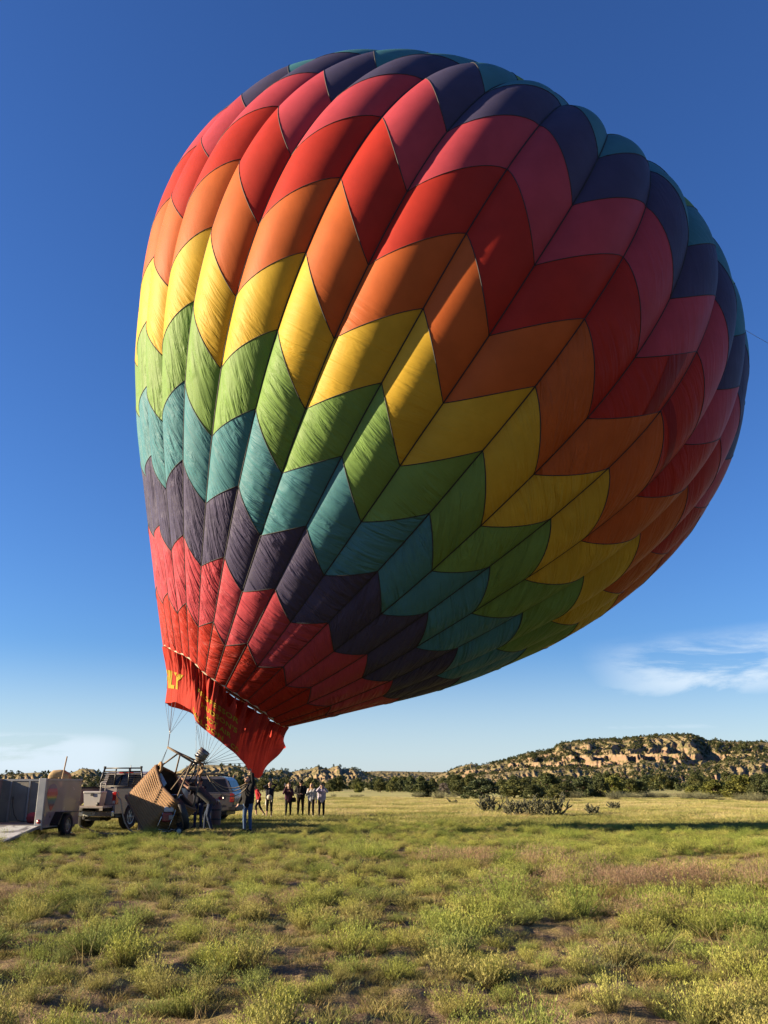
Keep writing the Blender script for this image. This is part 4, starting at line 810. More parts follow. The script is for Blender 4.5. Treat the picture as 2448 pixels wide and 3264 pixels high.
# ---- trailer: local x to its right, y forward, z up; origin under the right rear corner
g0 = Vector((-10.26, 27.35, 0)); TPSI = R(6.7)
trailer = empty('utility_trailer', g0, -TPSI, label='open white box trailer with rear ramp down and balloon picture on its side', cat='trailer')
W_, L_, Z0, Z1 = 2.8, 2.42, 0.36, 1.68
fl = MB()
for k in range(9): fl.box(-W_ + .04 + k * .302, -W_ + .04 + k * .302 + .296, .0, L_, Z0 - .04, Z0 + random.uniform(-.003, .003))
fl.build('floor', panel_in, trailer)
MB().box(-.035, 0, .10, L_, Z0 - .06, Z1 - .03).build('side_wall', panel_out, trailer)
MB().box(-.055, .012, .10, L_ + .01, Z1 - .032, Z1 + .02).build('top_rail', alum, trailer)
MB().box(-W_, -W_ + .035, .10, L_, Z0 - .06, Z1 - .03).build('side_wall', panel_out, trailer)
MB().box(-W_ - .012, -W_ + .055, .10, L_ + .01, Z1 - .032, Z1 + .02).build('top_rail', alum, trailer)
for k in range(6): MB().box(-W_ + .036 + k * (W_ - .072) / 6, -W_ + .036 + (k + 1) * (W_ - .072) / 6 - .006, L_ - .03, L_ - .003, Z0, Z1 - .04).build('wall_board', panel_in, trailer)
MB().box(-W_ + .036, -.056, L_ - .05, L_ + .012, Z1 - .045, Z1 + .018).build('top_rail', alum, trailer)
for xx in (-2.42, -1.78, -1.13, -.52): MB().box(xx - .03, xx + .03, L_ - .075, L_ - .031, Z0, Z1 - .05).build('rib', alum, trailer)
for s_, x0 in ((0, -.235), (1, -W_ + .0)):
    p = MB(); p.cbox(x0, x0 + .235, .0, .098, Z0 - .13, Z1 + .03, .012); p.build('corner_post', alum, trailer)
pl = MB(); pl.lathe([(.001, -.035), (.05, -.032), (.062, -.012), (.066, .0)], 20, Matrix.Translation((-.095, -.004, Z0 + .10)) @ Matrix.Rotation(math.pi / 2, 4, 'X') @ Matrix.Rotation(math.pi, 4, 'X'))
pl.build('tail_light', red_l, trailer, True)
MB().cbox(-.20, -.01, -.03, -.002, Z0 - .12, Z0 + .005, .01).build('bumper_plate', chrome, trailer)
bl = MB(); bl.prism([(.55, Z0 - .02), (.55, Z0 + .02), (.78, Z0 + .36), (1.82, Z0 + .36), (1.82, Z0 + .33), (.80, Z0 + .33), (.60, Z0 - .02)], .002, .26); bl.prism([(.50, Z0 + .02), (.78, Z0 + .36), (.80, Z0 + .33), (.56, Z0 + .0)], .002, .265)
bl.build('fender', black_s, trailer)
MB().prism([(.52, Z0 - .03), (.78, Z0 + .35), (1.82, Z0 + .35), (1.82, Z0 - .03)], -.001, .012).build('fender_back', black_s, trailer)
wheel(trailer, .135, 1.28, .33, .20, 1); wheel(trailer, -W_ - .135, 1.28, .33, .20, -1)
MB().tube([(-W_ - .1, 1.28, .33), (.1, 1.28, .33)], .035, 8).box(-W_ + .1, -.1, .1, .18, Z0 - .14, Z0 - .05).box(-.2, -.1, .1, L_, Z0 - .14, Z0 - .05).build('axle', black_s, trailer)
MB().tube([(-.3, L_, Z0 - .08), (-W_ / 2 + .05, L_ + 1.25, Z0 + .05)], .04, 6).tube([(-W_ + .3, L_, Z0 - .08), (-W_ / 2 - .05, L_ + 1.25, Z0 + .05)], .04, 6).tube([(-W_ / 2, L_ + 1.1, Z0 + .05), (-W_ / 2, L_ + 1.45, Z0 + .08)], .05, 8).build('tongue', black_s, trailer)
MB().tube([(-.32, L_ + .15, .02), (-.32, L_ + .15, .78)], .03, 8).box(-.40, -.24, L_ + .07, L_ + .23, .0, .03).tube([(-.32, L_ + .15, .78), (-.22, L_ + .10, .80)], .015, 6).build('tongue_jack', chrome, trailer)
# ramp, hinged on the floor edge
ra = MB(); rl = 2.05; ang = math.asin((Z0 - .02) / rl); mR = Matrix.Translation((0, -.01, Z0 - .03)) @ Matrix.Rotation(math.pi + ang, 4, 'X') 
t = NT('scuffed_ramp_sheet'); v = t.obj(); nn_ = t.noise(v, 1.4, 7.0, 0.62, 0.8)
c = t.mix(t.ramp(nn_, .44, .56), (0.50, 0.51, 0.48), (0.17, 0.16, 0.15)); t.put(t.p.inputs['Base Color'], c); t.put(t.p.inputs['Roughness'], 0.55); t.put(t.p.inputs['Metallic'], 0.25); t.put(t.p.inputs['Normal'], t.bump(t.noise(v, 9, 4), .2, .01))
MB().box(-W_ + .04, -.04, 0, rl, -.02, .02, mR).build('ramp', t.m, trailer)
MB().box(-.06, -.015, 0, rl, -.035, .035, mR).box(-W_ + .015, -W_ + .06, 0, rl, -.035, .035, mR).box(-W_ + .06, -.06, rl - .04, rl, -.03, .03, mR).build('ramp_frame', alum, trailer)
# picture of a balloon on the side panel, printed film
t = NT('balloon_print'); v = t.obj(); s3 = t.new('ShaderNodeSeparateXYZ'); t.l.new(v, s3.inputs[0])
zig = t.math('ADD', s3.outputs[2], t.math('MULTIPLY', t.math('PINGPONG', s3.outputs[1], .05), .9))
cr = t.new('ShaderNodeValToRGB'); cr.color_ramp.interpolation = 'CONSTANT'; el_ = cr.color_ramp.elements
cs = [(0, (.30, .05, .05)), (.08, (.10, .03, .06)), (.16, (.05, .09, .13)), (.28, (.06, .13, .12)), (.38, (.10, .19, .06)), (.46, (.42, .30, .05)), (.54, (.40, .12, .04)), (.62, (.34, .035, .035)), (.80, (.33, .05, .09)), (.92, (.10, .06, .12))]
el_[0].position = 0; el_[0].color = (*cs[0][1], 1); el_[1].position = cs[1][0]; el_[1].color = (*cs[1][1], 1)
for p_, c_ in cs[2:]: e_ = el_.new(p_); e_.color = (*c_, 1)
t.l.new(t.ramp(zig, Z0 + .42, Z0 + 1.20), cr.inputs[0]); t.put(t.p.inputs['Base Color'], cr.outputs[0]); t.put(t.p.inputs['Roughness'], 0.25)
out = [(.47 + .33 * math.cos(a) * (1 if math.sin(a) > 0 else (1 + .55 * math.sin(a))), Z0 + .86 + (.33 if math.sin(a) > 0 else .46) * math.sin(a)) for a in [2 * math.pi * k / 40 for k in range(40)]]
MB().prism(out, .0035, .006).build('balloon_picture', t.m, trailer)
MB().prism([(.44, Z0 + .20), (.50, Z0 + .20), (.49, Z0 + .27), (.45, Z0 + .27)], .0035, .006).build('picture_basket', black_pl, trailer)
MB().prism([(.10, Z0 - .075), (1.0, Z0 - .075), (1.0, Z0 - .055), (.10, Z0 - .055)], -.01, .02).build('side_trim', alum, trailer)
def tl(x, y, z): return trailer.matrix_basis @ Vector((x, y, z))
trailer_m = Matrix.Translation(g0) @ Matrix.Rotation(-TPSI, 4, 'Z')
def TL(x, y, z): return trailer_m @ Vector((x, y, z))
# ---- things in and on the trailer
def lump(name, c, sx, sy, sz, mat, seed, n=28, amp=.16, parent=None, sag=0.0, **k):    # soft bag-like body
    V = []; m = n // 2
    for i in range(m + 1):
        ph = math.pi * i / m
        for j in range(n):
            th = 2 * math.pi * j / n; d = Vector((math.sin(ph) * math.cos(th), math.sin(ph) * math.sin(th), math.cos(ph)))
            q = Vector((abs(d.x) ** .75 * (1 if d.x > 0 else -1), abs(d.y) ** .75 * (1 if d.y > 0 else -1), abs(d.z) ** .8 * (1 if d.z > 0 else -1)))
            f = 1 + amp * mnoise.fractal(d * 1.7 + Vector((seed * 3.1, 0, 0)), 1.0, 2.1, 4) + amp * .35 * mnoise.noise(d * 6 + Vector((0, seed, 0)))
            z = q.z * sz * f
            if z < -sz * .75: z = -sz * .75
            V.append((c[0] + q.x * sx * f, c[1] + q.y * sy * f, c[2] + z - sag * (q.x ** 2) * sx))
    F = [(i * n + j, i * n + (j + 1) % n, (i + 1) * n + (j + 1) % n, (i + 1) * n + j) for i in range(m) for j in range(n)]
    return link(name, mesh(name, V, F, True), mat, parent, **k)
canvas_m = simple('tan_canvas', (0.46, 0.31, 0.145), 0.85, var=0.2, scale=5, bump=0.3); red_bag = simple('red_bag_cloth', (0.34, 0.03, 0.035), 0.75, var=0.2)
p = TL(-.80, L_ - .02, Z1 + .13)
bag = empty('canvas_bag', (p.x, p.y, Z1 + .02), 0, label='crumpled tan canvas bag slung over the trailer wall', cat='bag')
lump('bag_body', (0, 0, .13), .36, .26, .17, canvas_m, 3, parent=bag, sag=.22); lump('bag_flap', (.22, -.16, -.02), .17, .06, .20, canvas_m, 5, amp=.22, parent=bag)
MB().tube([(.05, -.20, .10), (.10, -.27, -.02), (.16, -.26, -.06), (.22, -.24, .06)], .016, 6).build('strap', canvas_m, bag, True)
p = TL(-.95, 1.55, Z0); rb = empty('red_bag', (p.x, p.y, Z0), 0, label='red cloth sack with dark end lying on the trailer floor', cat='bag')
lump('sack', (0, 0, .15), .34, .28, .19, red_bag, 8, parent=rb); lump('dark_end', (.37, .0, .13), .20, .26, .16, black_pl, 9, parent=rb)
pts = [TL(-2.30, L_ - .09, 1.05), TL(-2.27, L_ - .10, .85), TL(-2.17, L_ - .12, .58), TL(-2.0, L_ - .2, .42), TL(-1.8, L_ - .35, .385), TL(-1.55, L_ - .5, .385), TL(-1.35, L_ - .45, .42)]
MB().tube(pts, .012, 6).tube([pts[0], pts[0] + Vector((0, 0, .09))], .022, 8).build('coiled_cord', black_pl, label='thin dark cord hanging down the inside wall of the trailer', cat='cord')
b0 = TL(-.42, 1.5, Z0 + .01); b1 = pt(214, 2411, b0.y + .1)
MB().tube([b0, b0.lerp(b1, .5), b1], [.023, .022, .021], 10).build('wooden_pole', wood_m, None, True, label='bare wooden pole standing upright in the trailer', cat='pole')
# ---- pickup truck: local origin under the right rear corner
UPSI = R(15); u0 = Vector((-9.40, 31.75, 0))
truck = empty('pickup_truck', u0, -UPSI, label='white pickup truck with black headache rack and lowered tailgate', cat='pickup truck')
W = 1.98; BL = 2.0; BZ = .80; RZ = 1.40     # bed length, bed floor, rail height
def bed_side(x0, x1):
    prof = [(0, .55), (.0, RZ), (BL, RZ), (BL, .52), (1.62, .52)] + [(1.12 + .50 * math.cos(a), .42 + .50 * math.sin(a)) for a in [R(d) for d in range(10, 171, 16)]] + [(.58, .55)]
    return MB().prism(prof, x0, x1)
o = bed_side(-.09, 0).build('bed_side', white_p, truck); o = bed_side(-W, -W + .09).build('bed_side', white_p, truck)
MB().cbox(-.12, .012, .0, BL, RZ - .015, RZ + .035, .012).build('bed_rail', black_pl, truck); MB().cbox(-W - .012, -W + .12, .0, BL, RZ - .015, RZ + .035, .012).build('bed_rail', black_pl, truck)
MB().box(-W + .09, -.09, .02, BL, BZ - .05, BZ).build('bed_floor', simple('scratched_bed_liner', (0.10, 0.09, 0.085), 0.6, var=.3), truck)
MB().box(-W + .09, -.09, BL - .05, BL, BZ, RZ).build('bed_front', white_p, truck)
tg = MB().cbox(-W + .12, -.12, -.58, -.02, BZ - .06, BZ, .012).build('tailgate', white_p, truck); MB().box(-W + .16, -.16, -.54, -.06, BZ + .001, BZ + .008).build('tailgate_liner', simple('tan_plywood', (0.42, 0.31, 0.2), .7, var=.2), tg)
MB().cbox(-W + .02, -.02, -.16, .03, .44, .64, .03).build('bumper', chrome, truck); MB().box(-W / 2 - .16, -W / 2 + .16, -.166, -.158, .47, .60).build('license_plate', plate_m, truck)
MB().cbox(-W / 2 - .05, -W / 2 + .05, -.34, -.12, .36, .44, .01).lathe([(.001, .06), (.03, .05), (.032, .02), (.015, 0)], 12, Matrix.Translation((-W / 2, -.30, .44))).build('tow_hitch', black_s, truck)
for s_ in (0, 1):
    x0, x1 = (-.135, .018) if s_ == 0 else (-W - .018, -W + .135)
    tlm = MB().cbox(x0, x1, -.025, .16, .86, 1.28, .018).build('tail_light', red_l, truck); MB().cbox(x0 + .02, x1 - .02, -.032, -.02, .88, .98, .008).build('reverse_lamp', plate_m, tlm)
MB().box(-W + .12, -.12, .25, 5.2, .42, .55).tube([(-W + .1, 1.12, .42), (-.1, 1.12, .42)], .06, 8).lathe([(.001, -.17), (.12, -.14), (.17, 0), (.12, .14), (.001, .17)], 14, Matrix.Translation((-W / 2, 1.12, .42)) @ Matrix.Rotation(math.pi / 2, 4, 'Y')).box(-1.35, -.75, .3, .75, .30, .45).build('chassis', black_s, truck)
for yy in (1.12, 4.55): wheel(truck, -.15, yy, .42, .27, 1); wheel(truck, -W + .15, yy, .42, .27, -1)
# cab: bulging box with slanted windows
def cab_shell(half):
    prof = [(2.06, .55), (2.06, 1.42), (2.16, 1.92), (2.36, 1.99), (3.15, 1.99), (3.40, 1.93), (3.98, 1.46), (5.25, 1.36), (5.42, 1.25), (5.44, .60), (5.02, .55)] + [(4.55 + .50 * math.cos(a), .42 + .50 * math.sin(a)) for a in [R(d) for d in range(10, 171, 16)]] + [(4.03, .55)]
    V, n = [], len(prof)
    for x, inset in ((-half, 1), (half, 1)):
        for (y, z) in prof: V.append((-W / 2 + x * (1 - (.13 if z > 1.5 else 0)), y, z))
    F = [tuple(range(n)), tuple(range(2 * n - 1, n - 1, -1))] + [((i + 1) % n, i, n + i, n + (i + 1) % n) for i in range(n)]
    return V, F
V, F = cab_shell(W / 2 - .01); mb = MB().add(V, F); cab = mb.build('cab', white_p, truck)
bm = bmesh.new(); bm.from_mesh(cab.data); bmesh.ops.bevel(bm, geom=[e for e in bm.edges if len(e.link_faces) == 2 and e.calc_face_angle(0) > .5], offset=.03, segments=2, affect='EDGES'); bm.to_mesh(cab.data); bm.free(); auto_smooth(cab)
rw = MB().add([(-W + .22, 2.052, 1.47), (-.22, 2.052, 1.47), (-.30, 2.145, 1.88), (-W + .30, 2.145, 1.88), (-W + .22, 2.075, 1.47), (-.22, 2.075, 1.47), (-.30, 2.168, 1.88), (-W + .30, 2.168, 1.88)], [(0, 1, 2, 3), (4, 7, 6, 5), (0, 4, 5, 1), (1, 5, 6, 2), (2, 6, 7, 3), (3, 7, 4, 0)]).build('rear_window', glass_d, truck)
for s_ in (1, -1):
    xa = -W / 2 + s_ * (W / 2 - .004); xb = -W / 2 + s_ * (W / 2 - .01) * .875
    for y0, y1, y2, y3 in ((2.16, 2.95, 2.95, 2.26), (3.03, 3.82, 3.45, 3.03)):
        off_ = s_ * .006
        MB().add([(xa + off_ - s_ * .01, y0, 1.47), (xa + off_ - s_ * .01, y1, 1.47), (xb + off_, y2, 1.87), (xb + off_, y3, 1.87), (xa + off_ - s_ * .03, y0, 1.47), (xa + off_ - s_ * .03, y1, 1.47), (xb + off_ - s_ * .02, y2, 1.87), (xb + off_ - s_ * .02, y3, 1.87)], [(0, 1, 2, 3), (7, 6, 5, 4), (0, 4, 5, 1), (1, 5, 6, 2), (2, 6, 7, 3), (3, 7, 4, 0)]).build('side_window', glass_d, truck)
    MB().cbox(xa - .02, xa + .02, 2.52, 2.72, 1.18, 1.22, .006).build('door_handle', black_pl, truck)
    MB().cbox(xa + s_ * .02 - .09, xa + s_ * .02 + .09, 3.70, 3.80, 1.40, 1.66, .02).build('mirror', black_pl, truck)
MB().cbox(-W / 2 - .30, -W / 2 + .30, 2.17, 2.20, 1.925, 1.97, .006).build('brake_lamp', red_l, truck)
# headache rack: frame, louvre slats either side of the window
rk = MB(); yR = BL - .10
for s_ in (1, -1):
    rk.tube([(-W / 2 + s_ * .95, yR, RZ + .03), (-W / 2 + s_ * .76, yR + .02, 2.13)], .035, 6); rk.tube([(-W / 2 + s_ * .30, yR, RZ + .03), (-W / 2 + s_ * .28, yR + .02, 2.11)], .028, 6)
    rk.cbox(-W / 2 + s_ * .77 - .035, -W / 2 + s_ * .77 + .035, yR - .02, yR + .06, 2.10, 2.18, .01)
rk.tube([(-W / 2 - .76, yR + .02, 2.11), (-W / 2 + .76, yR + .02, 2.11)], .028, 6); rk.tube([(-W / 2 - .80, yR + .02, 1.98), (-W / 2 + .80, yR + .02, 1.98)], .024, 6); rk.tube([(-W / 2 - .95, yR, RZ + .06), (-W / 2 + .95, yR, RZ + .06)], .03, 6)
rack = rk.build('headache_rack', black_s, truck, True)
for s_ in (1, -1):
    for k in range(8):
        z = RZ + .12 + k * .068; xo = .95 - .19 * (z - RZ - .03) / .70 - .02
        m = Matrix.Translation((0, yR, z)) @ Matrix.Rotation(R(-35), 4, 'X')
        MB().box(min(-W / 2 + s_ * .30, -W / 2 + s_ * xo), max(-W / 2 + s_ * .30, -W / 2 + s_ * xo), -.022, .022, -.004, .004, m).build('slat', black_s, rack)
MB().tube([(-W / 2 - .02, 2.5, 1.99), (-W / 2 - .02, 2.5, 2.14), (-W / 2 - .02, 2.5, 2.24)], [.03, .02, .008], 8).build('antenna', plate_m, truck, True)
truck_m = Matrix.Translation(u0) @ Matrix.Rotation(-UPSI, 4, 'Z')
# cooler on the tailgate
cw = simple('white_cooler_plastic', (0.62, 0.61, 0.58), 0.45, var=0.04, dirt=((0.5, 0.46, 0.4), .3))
cq = truck_m @ Vector((-.78, -.10, BZ + .01)); cooler = empty('wheeled_cooler', cq, R(-8), label='white wheeled cooler with raised handle on the truck tailgate', cat='cooler')
MB().prism([(-.27, 0), (.27, 0), (.32, .40), (-.32, .40)], -.22, .22, 'y').build('tub', cw, cooler); MB().cbox(-.335, .335, -.235, .235, .402, .49, .03).build('lid', cw, cooler)
MB().tube([(.12, .12, .40), (.13, .12, .76), (.15, .12, .79), (.29, .12, .79), (.31, .12, .76), (.30, .12, .40)], .018, 8).build('handle', cw, cooler, True)
for s_ in (-1, 1): MB().lathe([(.001, -.02), (.06, -.02), (.06, .02), (.001, .02)], 16, Matrix.Translation((.24, s_ * .235, .06)) @ Matrix.Rotation(math.pi / 2, 4, 'X')).build('wheel', black_pl, cooler, True)
MB().cbox(-.05, .05, -.25, -.235, .33, .43, .006).build('latch', black_pl, cooler)
# ---- suv: local x backwards along the car (rear at x=0, nose at negative x), y away from the camera
sp_ = Vector((-6.36, 38.3, 0)); suv = empty('suv', sp_, R(-3), label='pewter suv with black roof rack parked behind the basket', cat='suv')
SW = 2.0
low = [(-.02, .55), (.02, .75), (.0, 1.10), (-.04, 1.17), (-3.95, 1.15), (-4.10, 1.12), (-5.20, 1.02), (-5.42, .92), (-5.46, .55), (-5.1, .40)] + [(-4.62 + .50 * math.cos(a), .40 + .50 * math.sin(a)) for a in [R(d) for d in range(0, 181, 15)]] + [(-1.62 + .0, .36)]
low = [(-.02, .50), (.02, .75), (.0, 1.10), (-.04, 1.17), (-3.95, 1.15), (-4.10, 1.12), (-5.20, 1.02), (-5.42, .92), (-5.46, .50), (-5.02, .40)] + [(-4.45 + .48 * math.cos(a), .40 + .48 * math.sin(a)) for a in [R(d) for d in range(180, -1, -15)]] + [(-3.9, .36), (-1.55, .36)] + [(-1.0 + .48 * math.cos(a), .40 + .48 * math.sin(a)) for a in [R(d) for d in range(180, -1, -15)]] + [(-.45, .42)]
body = MB().prism(low, 0, SW, 'y').build('body', silver_p, suv)
bm = bmesh.new(); bm.from_mesh(body.data); bmesh.ops.bevel(bm, geom=[e for e in bm.edges if e.calc_face_angle(0) > 1.2], offset=.05, segments=3, affect='EDGES'); bm.to_mesh(body.data); bm.free(); auto_smooth(body, 40)
gp = [(-.06, 1.165), (-.14, 1.32), (-.34, 1.70), (-.48, 1.81), (-.8, 1.85), (-3.0, 1.86), (-3.25, 1.80), (-4.02, 1.16)]
V = []; n = len(gp)
for s_ in (0, 1):
    for (x, z) in gp: V.append((x, (.04 + .16 * (z - 1.16) / .7) if s_ == 0 else SW - (.04 + .16 * (z - 1.16) / .7), z))
gh = MB().add(V, [tuple(range(n)), tuple(range(2 * n - 1, n - 1, -1))] + [((i + 1) % n, i, n + i, n + (i + 1) % n) for i in range(n)]).build('cabin', silver_p, suv); auto_smooth(gh, 30)
def side_pane(x0, x1, x2, x3, z0=1.20, z1=1.74):
    for s_ in (0, 1):
        def yy(z): q = .04 + .16 * (z - 1.16) / .7 - .006; return q if s_ == 0 else SW - q
        d = .012 * (1 if s_ == 0 else -1)
        MB().add([(x0, yy(z0), z0), (x1, yy(z0), z0), (x2, yy(z1), z1), (x3, yy(z1), z1), (x0, yy(z0) + d, z0), (x1, yy(z0) + d, z0), (x2, yy(z1) + d, z1), (x3, yy(z1) + d, z1)], [(0, 1, 2, 3), (7, 6, 5, 4), (0, 4, 5, 1), (1, 5, 6, 2), (2, 6, 7, 3), (3, 7, 4, 0)]).build('side_window', glass_d, suv)
side_pane(-.22, -1.50, -1.44, -.46); side_pane(-1.56, -2.58, -2.55, -1.50); side_pane(-2.68, -3.86, -3.30, -2.65)
MB().add([(-.075, .16, 1.22), (-.075, SW - .16, 1.22), (-.30, SW - .22, 1.68), (-.30, .22, 1.68), (-.10, .16, 1.22), (-.10, SW - .16, 1.22), (-.325, SW - .22, 1.68), (-.325, .22, 1.68)], [(0, 1, 2, 3), (7, 6, 5, 4), (0, 4, 5, 1), (1, 5, 6, 2), (2, 6, 7, 3), (3, 7, 4, 0)]).build('rear_window', glass_d, suv)
for yy in (-.012, SW - .10): 
    tlm = MB().cbox(-.16, .028, yy, yy + .112, .80, 1.15, .02).build('tail_light', red_l, suv); MB().cbox(-.10, .034, yy - .004, yy + .116, .93, 1.0, .01).build('indicator', amber_l, tlm)
MB().cbox(-.25, .14, .0, SW, .44, .66, .05).build('bumper', black_pl, suv); MB().cbox(-4.9, -.4, -.012, .02, .62, .70, .012).build('side_moulding', black_pl, suv)
MB().cbox(-5.4, -.3, .12, SW - .12, .28, .46, .03).build('underbody', black_s, suv)
for yy in (.14, SW - .14):
    for xx in (-1.0, -4.45):
        r = .40; side = -1 if yy < 1 else 1
        m_ = Matrix.Translation((xx, yy, r)) @ Matrix.Rotation(math.pi / 2 * -side, 4, 'X')
        wv = MB().lathe([(r * .62, -.12), (r * .93, -.12), (r, -.08), (r * 1.005, 0), (r, .08), (r * .93, .12), (r * .62, .12), (r * .6, .06)], 26, m_).build('wheel', rubber, suv, True)
        MB().lathe([(r * .60, .09), (r * .5, .05), (r * .2, .07), (.002, .09)], 20, m_).build('rim', alloy, wv, True)
rr = MB()
for yy in (.30, SW - .30): rr.tube([(-.62, yy, 1.84), (-.70, yy, 1.92), (-2.85, yy, 1.93), (-2.95, yy, 1.85)], .022, 6)
for xx in (-.9, -1.5, -2.1, -2.7): rr.tube([(xx, .30, 1.925), (xx, SW - .30, 1.925)], .018, 6)
rr.cbox(-2.6, -.85, .35, SW - .35, 1.94, 1.985, .015); rr.build('roof_rack', black_pl, suv)
for s_ in (-.04, SW - .03): MB().cbox(-3.82, -3.62, s_ - .10 if s_ < 0 else s_ + .0, s_ + .02 if s_ < 0 else s_ + .13, 1.16, 1.34, .03).build('mirror', black_pl, suv)
for xx in (-1.75, -2.78): MB().cbox(xx, xx + .16, -.018, .01, 1.05, 1.09, .006).build('door_handle', silver_p, suv)
MB().lathe([(.001, .0), (.09, .0), (.09, .006)], 20, Matrix.Translation((-.52, -.004, 1.0)) @ Matrix.Rotation(math.pi / 2, 4, 'X')).build('fuel_door', silver_p, suv, True)
# ------------------------------------------------------------------ basket, burner, fan
BA = Vector((.70, -.12, .67)).normalized(); BD = Vector((.38, .88, -.28)); BD = (BD - BA * BD.dot(BA)).normalized(); BW = BD.cross(BA).normalized()
if BW.x < 0: BW = -BW
bc = (pt(373, 2530, 29.35) + pt(483, 2655, 29.35)) / 2          # middle of the near floor edge
bW, bD, bH = 1.70, 1.15, 1.32
b_org = bc + BD * (bD / 2)
bmx = Matrix(((BW.x, BD.x, BA.x, b_org.x), (BW.y, BD.y, BA.y, b_org.y), (BW.z, BD.z, BA.z, b_org.z), (0, 0, 0, 1)))
basket = empty('wicker_basket', b_org, label='wicker balloon basket tipped on edge beside the white pickup', cat='basket')
basket.matrix_world = bmx; basket.rotation_mode = 'XYZ'
t = NT('woven_wicker'); v = t.attr('wk'); s3 = t.new('ShaderNodeSeparateXYZ'); t.l.new(v, s3.inputs[0])
n1 = t.noise(v, 3.0, 5.0); cell = t.math('ABSOLUTE', t.math('SINE', t.math('ADD', t.math('MULTIPLY', s3.outputs[0], 52.0), t.math('MULTIPLY', t.math('FLOOR', s3.outputs[1]), 3.14159))))
c = t.mix(t.ramp(n1, .3, .7), (0.23, 0.112, 0.035), (0.33, 0.175, 0.058)); c = t.mix(t.math('MULTIPLY', t.ramp(cell, .0, .35, 1.0, 0.0), .6), c, (0.08, 0.036, 0.012))
t.put(t.p.inputs['Base Color'], c); t.put(t.p.inputs['Roughness'], .6); t.put(t.p.inputs['Normal'], t.bump(t.math('ADD', cell, t.noise(v, 40, 3)), .6, .02))
wicker = t.m; leather = simple('brown_suede', (0.20, 0.105, 0.05), .85, var=.25, bump=.3); leather_t = simple('tan_suede', (0.42, 0.25, 0.11), .85, var=.2); dark_in = simple('dark_basket_lining', (0.045, 0.03, 0.02), .8, var=.3)
def rrect(hw, hd, r, n=7):
    P = []
    for cx_, cy_, a0 in ((hw - r, hd - r, 0), (-hw + r, hd - r, 90), (-hw + r, -hd + r, 180), (hw - r, -hd + r, 270)):
        for k in range(n): a = R(a0 + 90 * k / (n - 1)); P.append((cx_ + r * math.cos(a), cy_ + r * math.sin(a)))
    Q = []                                                       # even spacing along the outline
    L_ = [math.dist(P[i], P[(i + 1) % len(P)]) for i in range(len(P))]; tot_ = sum(L_); m = 84
    for k in range(m):
        s = tot_ * k / m; i = 0
        while s > L_[i]: s -= L_[i]; i += 1
        f = s / max(L_[i], 1e-9); Q.append((P[i][0] + (P[(i + 1) % len(P)][0] - P[i][0]) * f, P[i][1] + (P[(i + 1) % len(P)][1] - P[i][1]) * f))
    return Q, tot_
def rim_h(x, y): return bH + .05 * (abs(x) / (bW / 2)) ** 3 - .10 * math.exp(-(x / .45) ** 2) * (1 if abs(y) > bD * .3 else .3)
rows = 17; V, A_ = [], []; nr = rows * 4 + 1
for i in range(nr):
    u = i / (nr - 1); bul = .034 * abs(math.sin(math.pi * rows * u)); fl_ = .05 * (u - .5)
    Q, tot_ = rrect(bW / 2 + bul + fl_, bD / 2 + bul + fl_, .20)
    for k, (x, y) in enumerate(Q): V.append((x, y, u * rim_h(x, y))); A_.append((k * tot_ / 84, u * rows, 0))
m = 84; F = [(i * m + k, i * m + (k + 1) % m, (i + 1) * m + (k + 1) % m, (i + 1) * m + k) for i in range(nr - 1) for k in range(m)]
me = mesh('wall', V, F, True); attr(me, 'wk', A_); link('wall', me, wicker, basket)
V = []
for i in range(9):
    u = i / 8; Q, _ = rrect(bW / 2 - .035 + .04 * (u - .5), bD / 2 - .035 + .04 * (u - .5), .17)
    for x, y in Q: V.append((x, y, .04 + u * (rim_h(x, y) - .045)))
F = [(i * m + (k + 1) % m, i * m + k, (i + 1) * m + k, (i + 1) * m + (k + 1) % m) for i in range(8) for k in range(m)] + [tuple(range(m))]
link('lining', mesh('lining', V, F, True), dark_in, basket)
Q, _ = rrect(bW / 2 + .012, bD / 2 + .012, .20)
MB().tube([(x, y, rim_h(x, y)) for x, y in Q], .045, 8, closed=True).build('padded_rim', leather, basket, True)
MB().prism([(x, y) for x, y in rrect(bW / 2 - .01, bD / 2 - .01, .19)[0]], -.035, .025, 'z').build('floor', simple('basket_floor_ply', (0.10, 0.07, 0.045), .8, var=.2), basket)
MB().tube([(x, y, .0) for x, y in rrect(bW / 2 + .01, bD / 2 + .01, .20)[0]], .032, 6, closed=True).build('base_binding', leather, basket, True)
for yy in (-.36, 0, .36): MB().cbox(-bW / 2 + .05, bW / 2 - .05, yy - .035, yy + .035, -.075, -.036, .008).build('skid', wood_m, basket)
for yy, zz in ((-.2, .2), (.25, .15)): pass
for x0 in (-.55, .52):
    MB().lathe([(.001, .05), (.15, .06), (.17, .12), (.17, .72), (.15, .80), (.05, .84), (.05, .9), (.001, .9)], 20, Matrix.Translation((x0, -.30, 0))).build('fuel_tank', simple('tank_cover_grey', (0.10, 0.10, 0.11), .7), basket, True)
MB().cbox(.60, .78, -.50, -.40, 1.12, 1.26, .02).build('instrument_pouch', simple('white_vinyl', (0.72, 0.73, 0.74), .5), basket)
inv = bmx.inverted()
def BL3(x, y, dep): return inv @ pt(x, y, dep - .4)
cq_ = [BL3(496, 2464, 30.3), BL3(513, 2462, 30.3), BL3(531, 2496, 30.2), BL3(520, 2508, 30.1)]; cv_ = (cq_[1] - cq_[0]).cross(cq_[3] - cq_[0]).normalized() * .04
